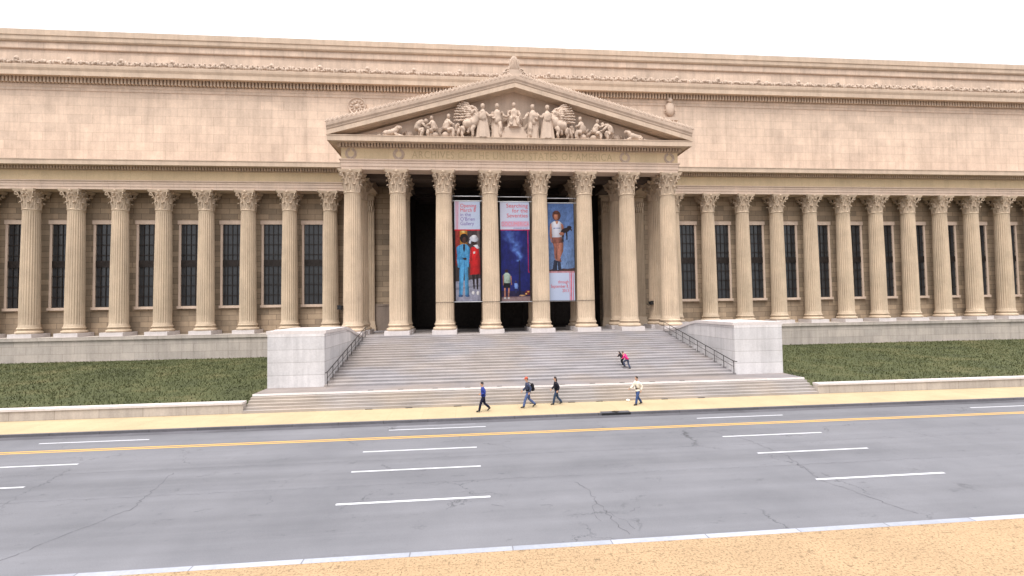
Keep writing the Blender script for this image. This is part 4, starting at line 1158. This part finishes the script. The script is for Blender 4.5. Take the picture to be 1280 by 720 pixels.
p2 = person((-1.34,-19.05,.0),PI,1.82,walk(.33,.18,1.0,'l',.03),mk('slate_jacket_cloth',(.045,.055,.10)),mk('blue_denim',(.075,.105,.22)),plain('grey_brown_hair',(.12,.06,.04),.6),M['shoe'],
       'pedestrian in red cap, slate blue jacket and blue jeans',jacket_len=.10,hat=mk('red_cap_cloth',(.50,.10,.06)),group='pedestrians on the pavement')
person((.52,-18.42,.0),PI,1.70,walk(.27,.16,.5,'l',.02),mk('black_coat_cloth',(.013,.014,.022)),mk('dark_denim',(.03,.05,.09)),plain('dark_brown_hair',(.02,.012,.012),.6),M['shoe'],
       'pedestrian in black jacket and dark teal jeans striding along the pavement',jacket_len=.06,hairlong=True,group='pedestrians on the pavement')
person((5.42,-19.30,.0),PI+.35,1.72,walk(.27,.2,.3,'l',.02,{'el_r':(.14,-.28,1.14),'wr_r':(.34,-.34,1.0)}),mk('cream_jacket_cloth',(.70,.65,.55)),mk('mid_blue_denim',(.04,.07,.17)),plain('brown_hair',(.03,.018,.012),.6),M['shoe'],
       'pedestrian in open cream jacket over dark shirt, one hand held out',jacket_len=.08,shirt=mk('dark_shirt_cloth',(.03,.02,.04)),group='pedestrians on the pavement')
# rucksack worn by the second walker
t = empty('rucksack',(-1.34+.24,-19.05,1.02))
mb = MB(); mb.ball((.01,0,.22),(.125,.16,.25),14,10); mb.ball((.09,0,.10),(.075,.12,.12),12,8); mb.build('bag', cloth('black_nylon',(.012,.012,.014)), t, 80)
for s in (-1,1):
    mb = MB(); mb.tube([(-.05,s*.12,.42),(-.20,s*.14,.52),(-.38,s*.14,.40),(-.36,s*.15,.18),(-.16,s*.17,.04),(-.05,s*.13,.08)],.02,6); mb.build('strap', M['black'], t, 60)
tag(t,'black rucksack on the back of the pedestrian in the red cap','rucksack')
# two children climbing the stairs
def climb(lean, lead='l', crouchy=0):
    J = walk(.2,.2,.2,lead,lean); o = 'r' if lead == 'l' else 'l'; sg = {'l':1,'r':-1}
    J.update(pelvis=(-.02,0,.90-crouchy),spine=(.07,0,1.06-crouchy),chest=(.24,0,1.24-crouchy),neck=(.36,0,1.36-crouchy),head=(.45,0,1.47-crouchy))
    for n in 'lr': J['hip_'+n] = (-.02,.095*sg[n],.86-crouchy); J['sh_'+n] = (.27,.18*sg[n],1.31-crouchy)
    J['kn_'+lead] = (.34,.1*sg[lead],.66-crouchy*.6); J['an_'+lead] = (.20,.1*sg[lead],.27); J['toe_'+lead] = (.38,.1*sg[lead],.22)
    J['kn_'+o] = (-.05,.1*sg[o],.47-crouchy*.4); J['an_'+o] = (-.24,.1*sg[o],.10); J['toe_'+o] = (-.05,.1*sg[o],.045)
    J['el_'+lead] = (.22,.27*sg[lead],1.06-crouchy); J['wr_'+lead] = (.42,.24*sg[lead],.98-crouchy)
    J['el_'+o] = (.36,.25*sg[o],1.10-crouchy); J['wr_'+o] = (.52,.18*sg[o],1.14-crouchy)
    return J
ya = -12.75; yb = -12.3
person((7.02,ya,stair_z(ya)),PI*.72,1.40,climb(.2,'l',.0),mk('pink_jacket_cloth',(.62,.03,.17)),mk('grey_blue_cloth',(.05,.06,.10)),plain('black_child_hair',(.012,.008,.010),.6),M['shoe'],
       'child in bright pink jacket leaning forward while climbing the stairs',group='children on the stairs')
person((6.80,yb,stair_z(yb)),PI*.62,1.32,climb(.2,'r',.12),mk('black_top_cloth',(.02,.014,.018)),mk('black_legging_cloth',(.012,.012,.016)),plain('dark_child_hair',(.016,.010,.012),.6),M['whiteshoe'],
       'child in black clothes and white shoes climbing beside the pink jacket',hairlong=True,group='children on the stairs')

# ------------------------------------------------------------------ light
w = bpy.data.worlds.new('World'); scene.world = w; w.use_nodes = True; nt = w.node_tree
bg = nt.nodes['Background']
SUN_EL, SUN_AZ = math.radians(64), math.radians(205)      # azimuth clockwise from +Y: behind the camera, a little to the left
sky = nt.nodes.new('ShaderNodeTexSky'); sky.sky_type = 'NISHITA'; sky.sun_disc = False
sky.sun_elevation = SUN_EL; sky.sun_rotation = SUN_AZ; sky.air_density = 1.0; sky.dust_density = 3.0
hs = nd(nt,'ShaderNodeHueSaturation', Saturation=.25); nt.links.new(sky.outputs[0], hs.inputs['Color'])
tc = nt.nodes.new('ShaderNodeTexCoord')
cl = ramp(nt, noise(nt, tc.outputs['Generated'], 2.2, 6, .6, (1,1,2.2)), [(.3,(7.2,7.2,7.5)),(.7,(9.4,9.3,9.3))])
over = mix(nt, hs.outputs[0], cl, .8)
sp = nt.nodes.new('ShaderNodeSeparateXYZ'); nt.links.new(tc.outputs['Generated'], sp.inputs[0])       # overcast sky, its horizon darkened further to cut low light into the portico
grad = ramp(nt, sp.outputs[2], [(0,.22),(.3,.52),(1,1.12)]); over = mix(nt, over, grad, 1.0, 'MULTIPLY')
nt.links.new(over, bg.inputs['Color']); bg.inputs['Strength'].default_value = .13
sd = bpy.data.lights.new('sun','SUN'); sd.energy = 1.1; sd.angle = math.radians(24); sd.color = (1,.95,.88)
so = bpy.data.objects.new('sun', sd); C.objects.link(so)
dv = Vector((math.sin(SUN_AZ)*math.cos(SUN_EL), math.cos(SUN_AZ)*math.cos(SUN_EL), math.sin(SUN_EL)))
so.rotation_euler = dv.to_track_quat('Z','Y').to_euler(); so.location = (-20,-40,60)

# ------------------------------------------------------------------ camera
yaw, pitch, roll, F = .0949, .0362, -.0149, 600.5
f = Vector((math.sin(yaw)*math.cos(pitch), math.cos(yaw)*math.cos(pitch), math.sin(pitch)))
r = Vector((math.cos(yaw), -math.sin(yaw), 0)); u = r.cross(f)
c, s = math.cos(roll), math.sin(roll)
r2, u2 = c*r+s*u, -s*r+c*u
cd = bpy.data.cameras.new('camera'); cam = bpy.data.objects.new('camera', cd); C.objects.link(cam)
Mx = Matrix((r2,u2,-f)).transposed().to_4x4(); Mx.translation = (-5.010,-48.207,ZS+2.7209); cam.matrix_world = Mx
cd.sensor_fit = 'HORIZONTAL'; cd.sensor_width = 36; cd.lens = F/1280*36; cd.clip_start = .1; cd.clip_end = 3000
scene.camera = cam
scene.view_settings.view_transform = 'Standard'; scene.view_settings.look = 'None'; scene.view_settings.gamma = 1
scene.view_settings.use_curve_mapping = False; scene.view_settings.exposure = 1.42
scene.cycles.use_denoising = True
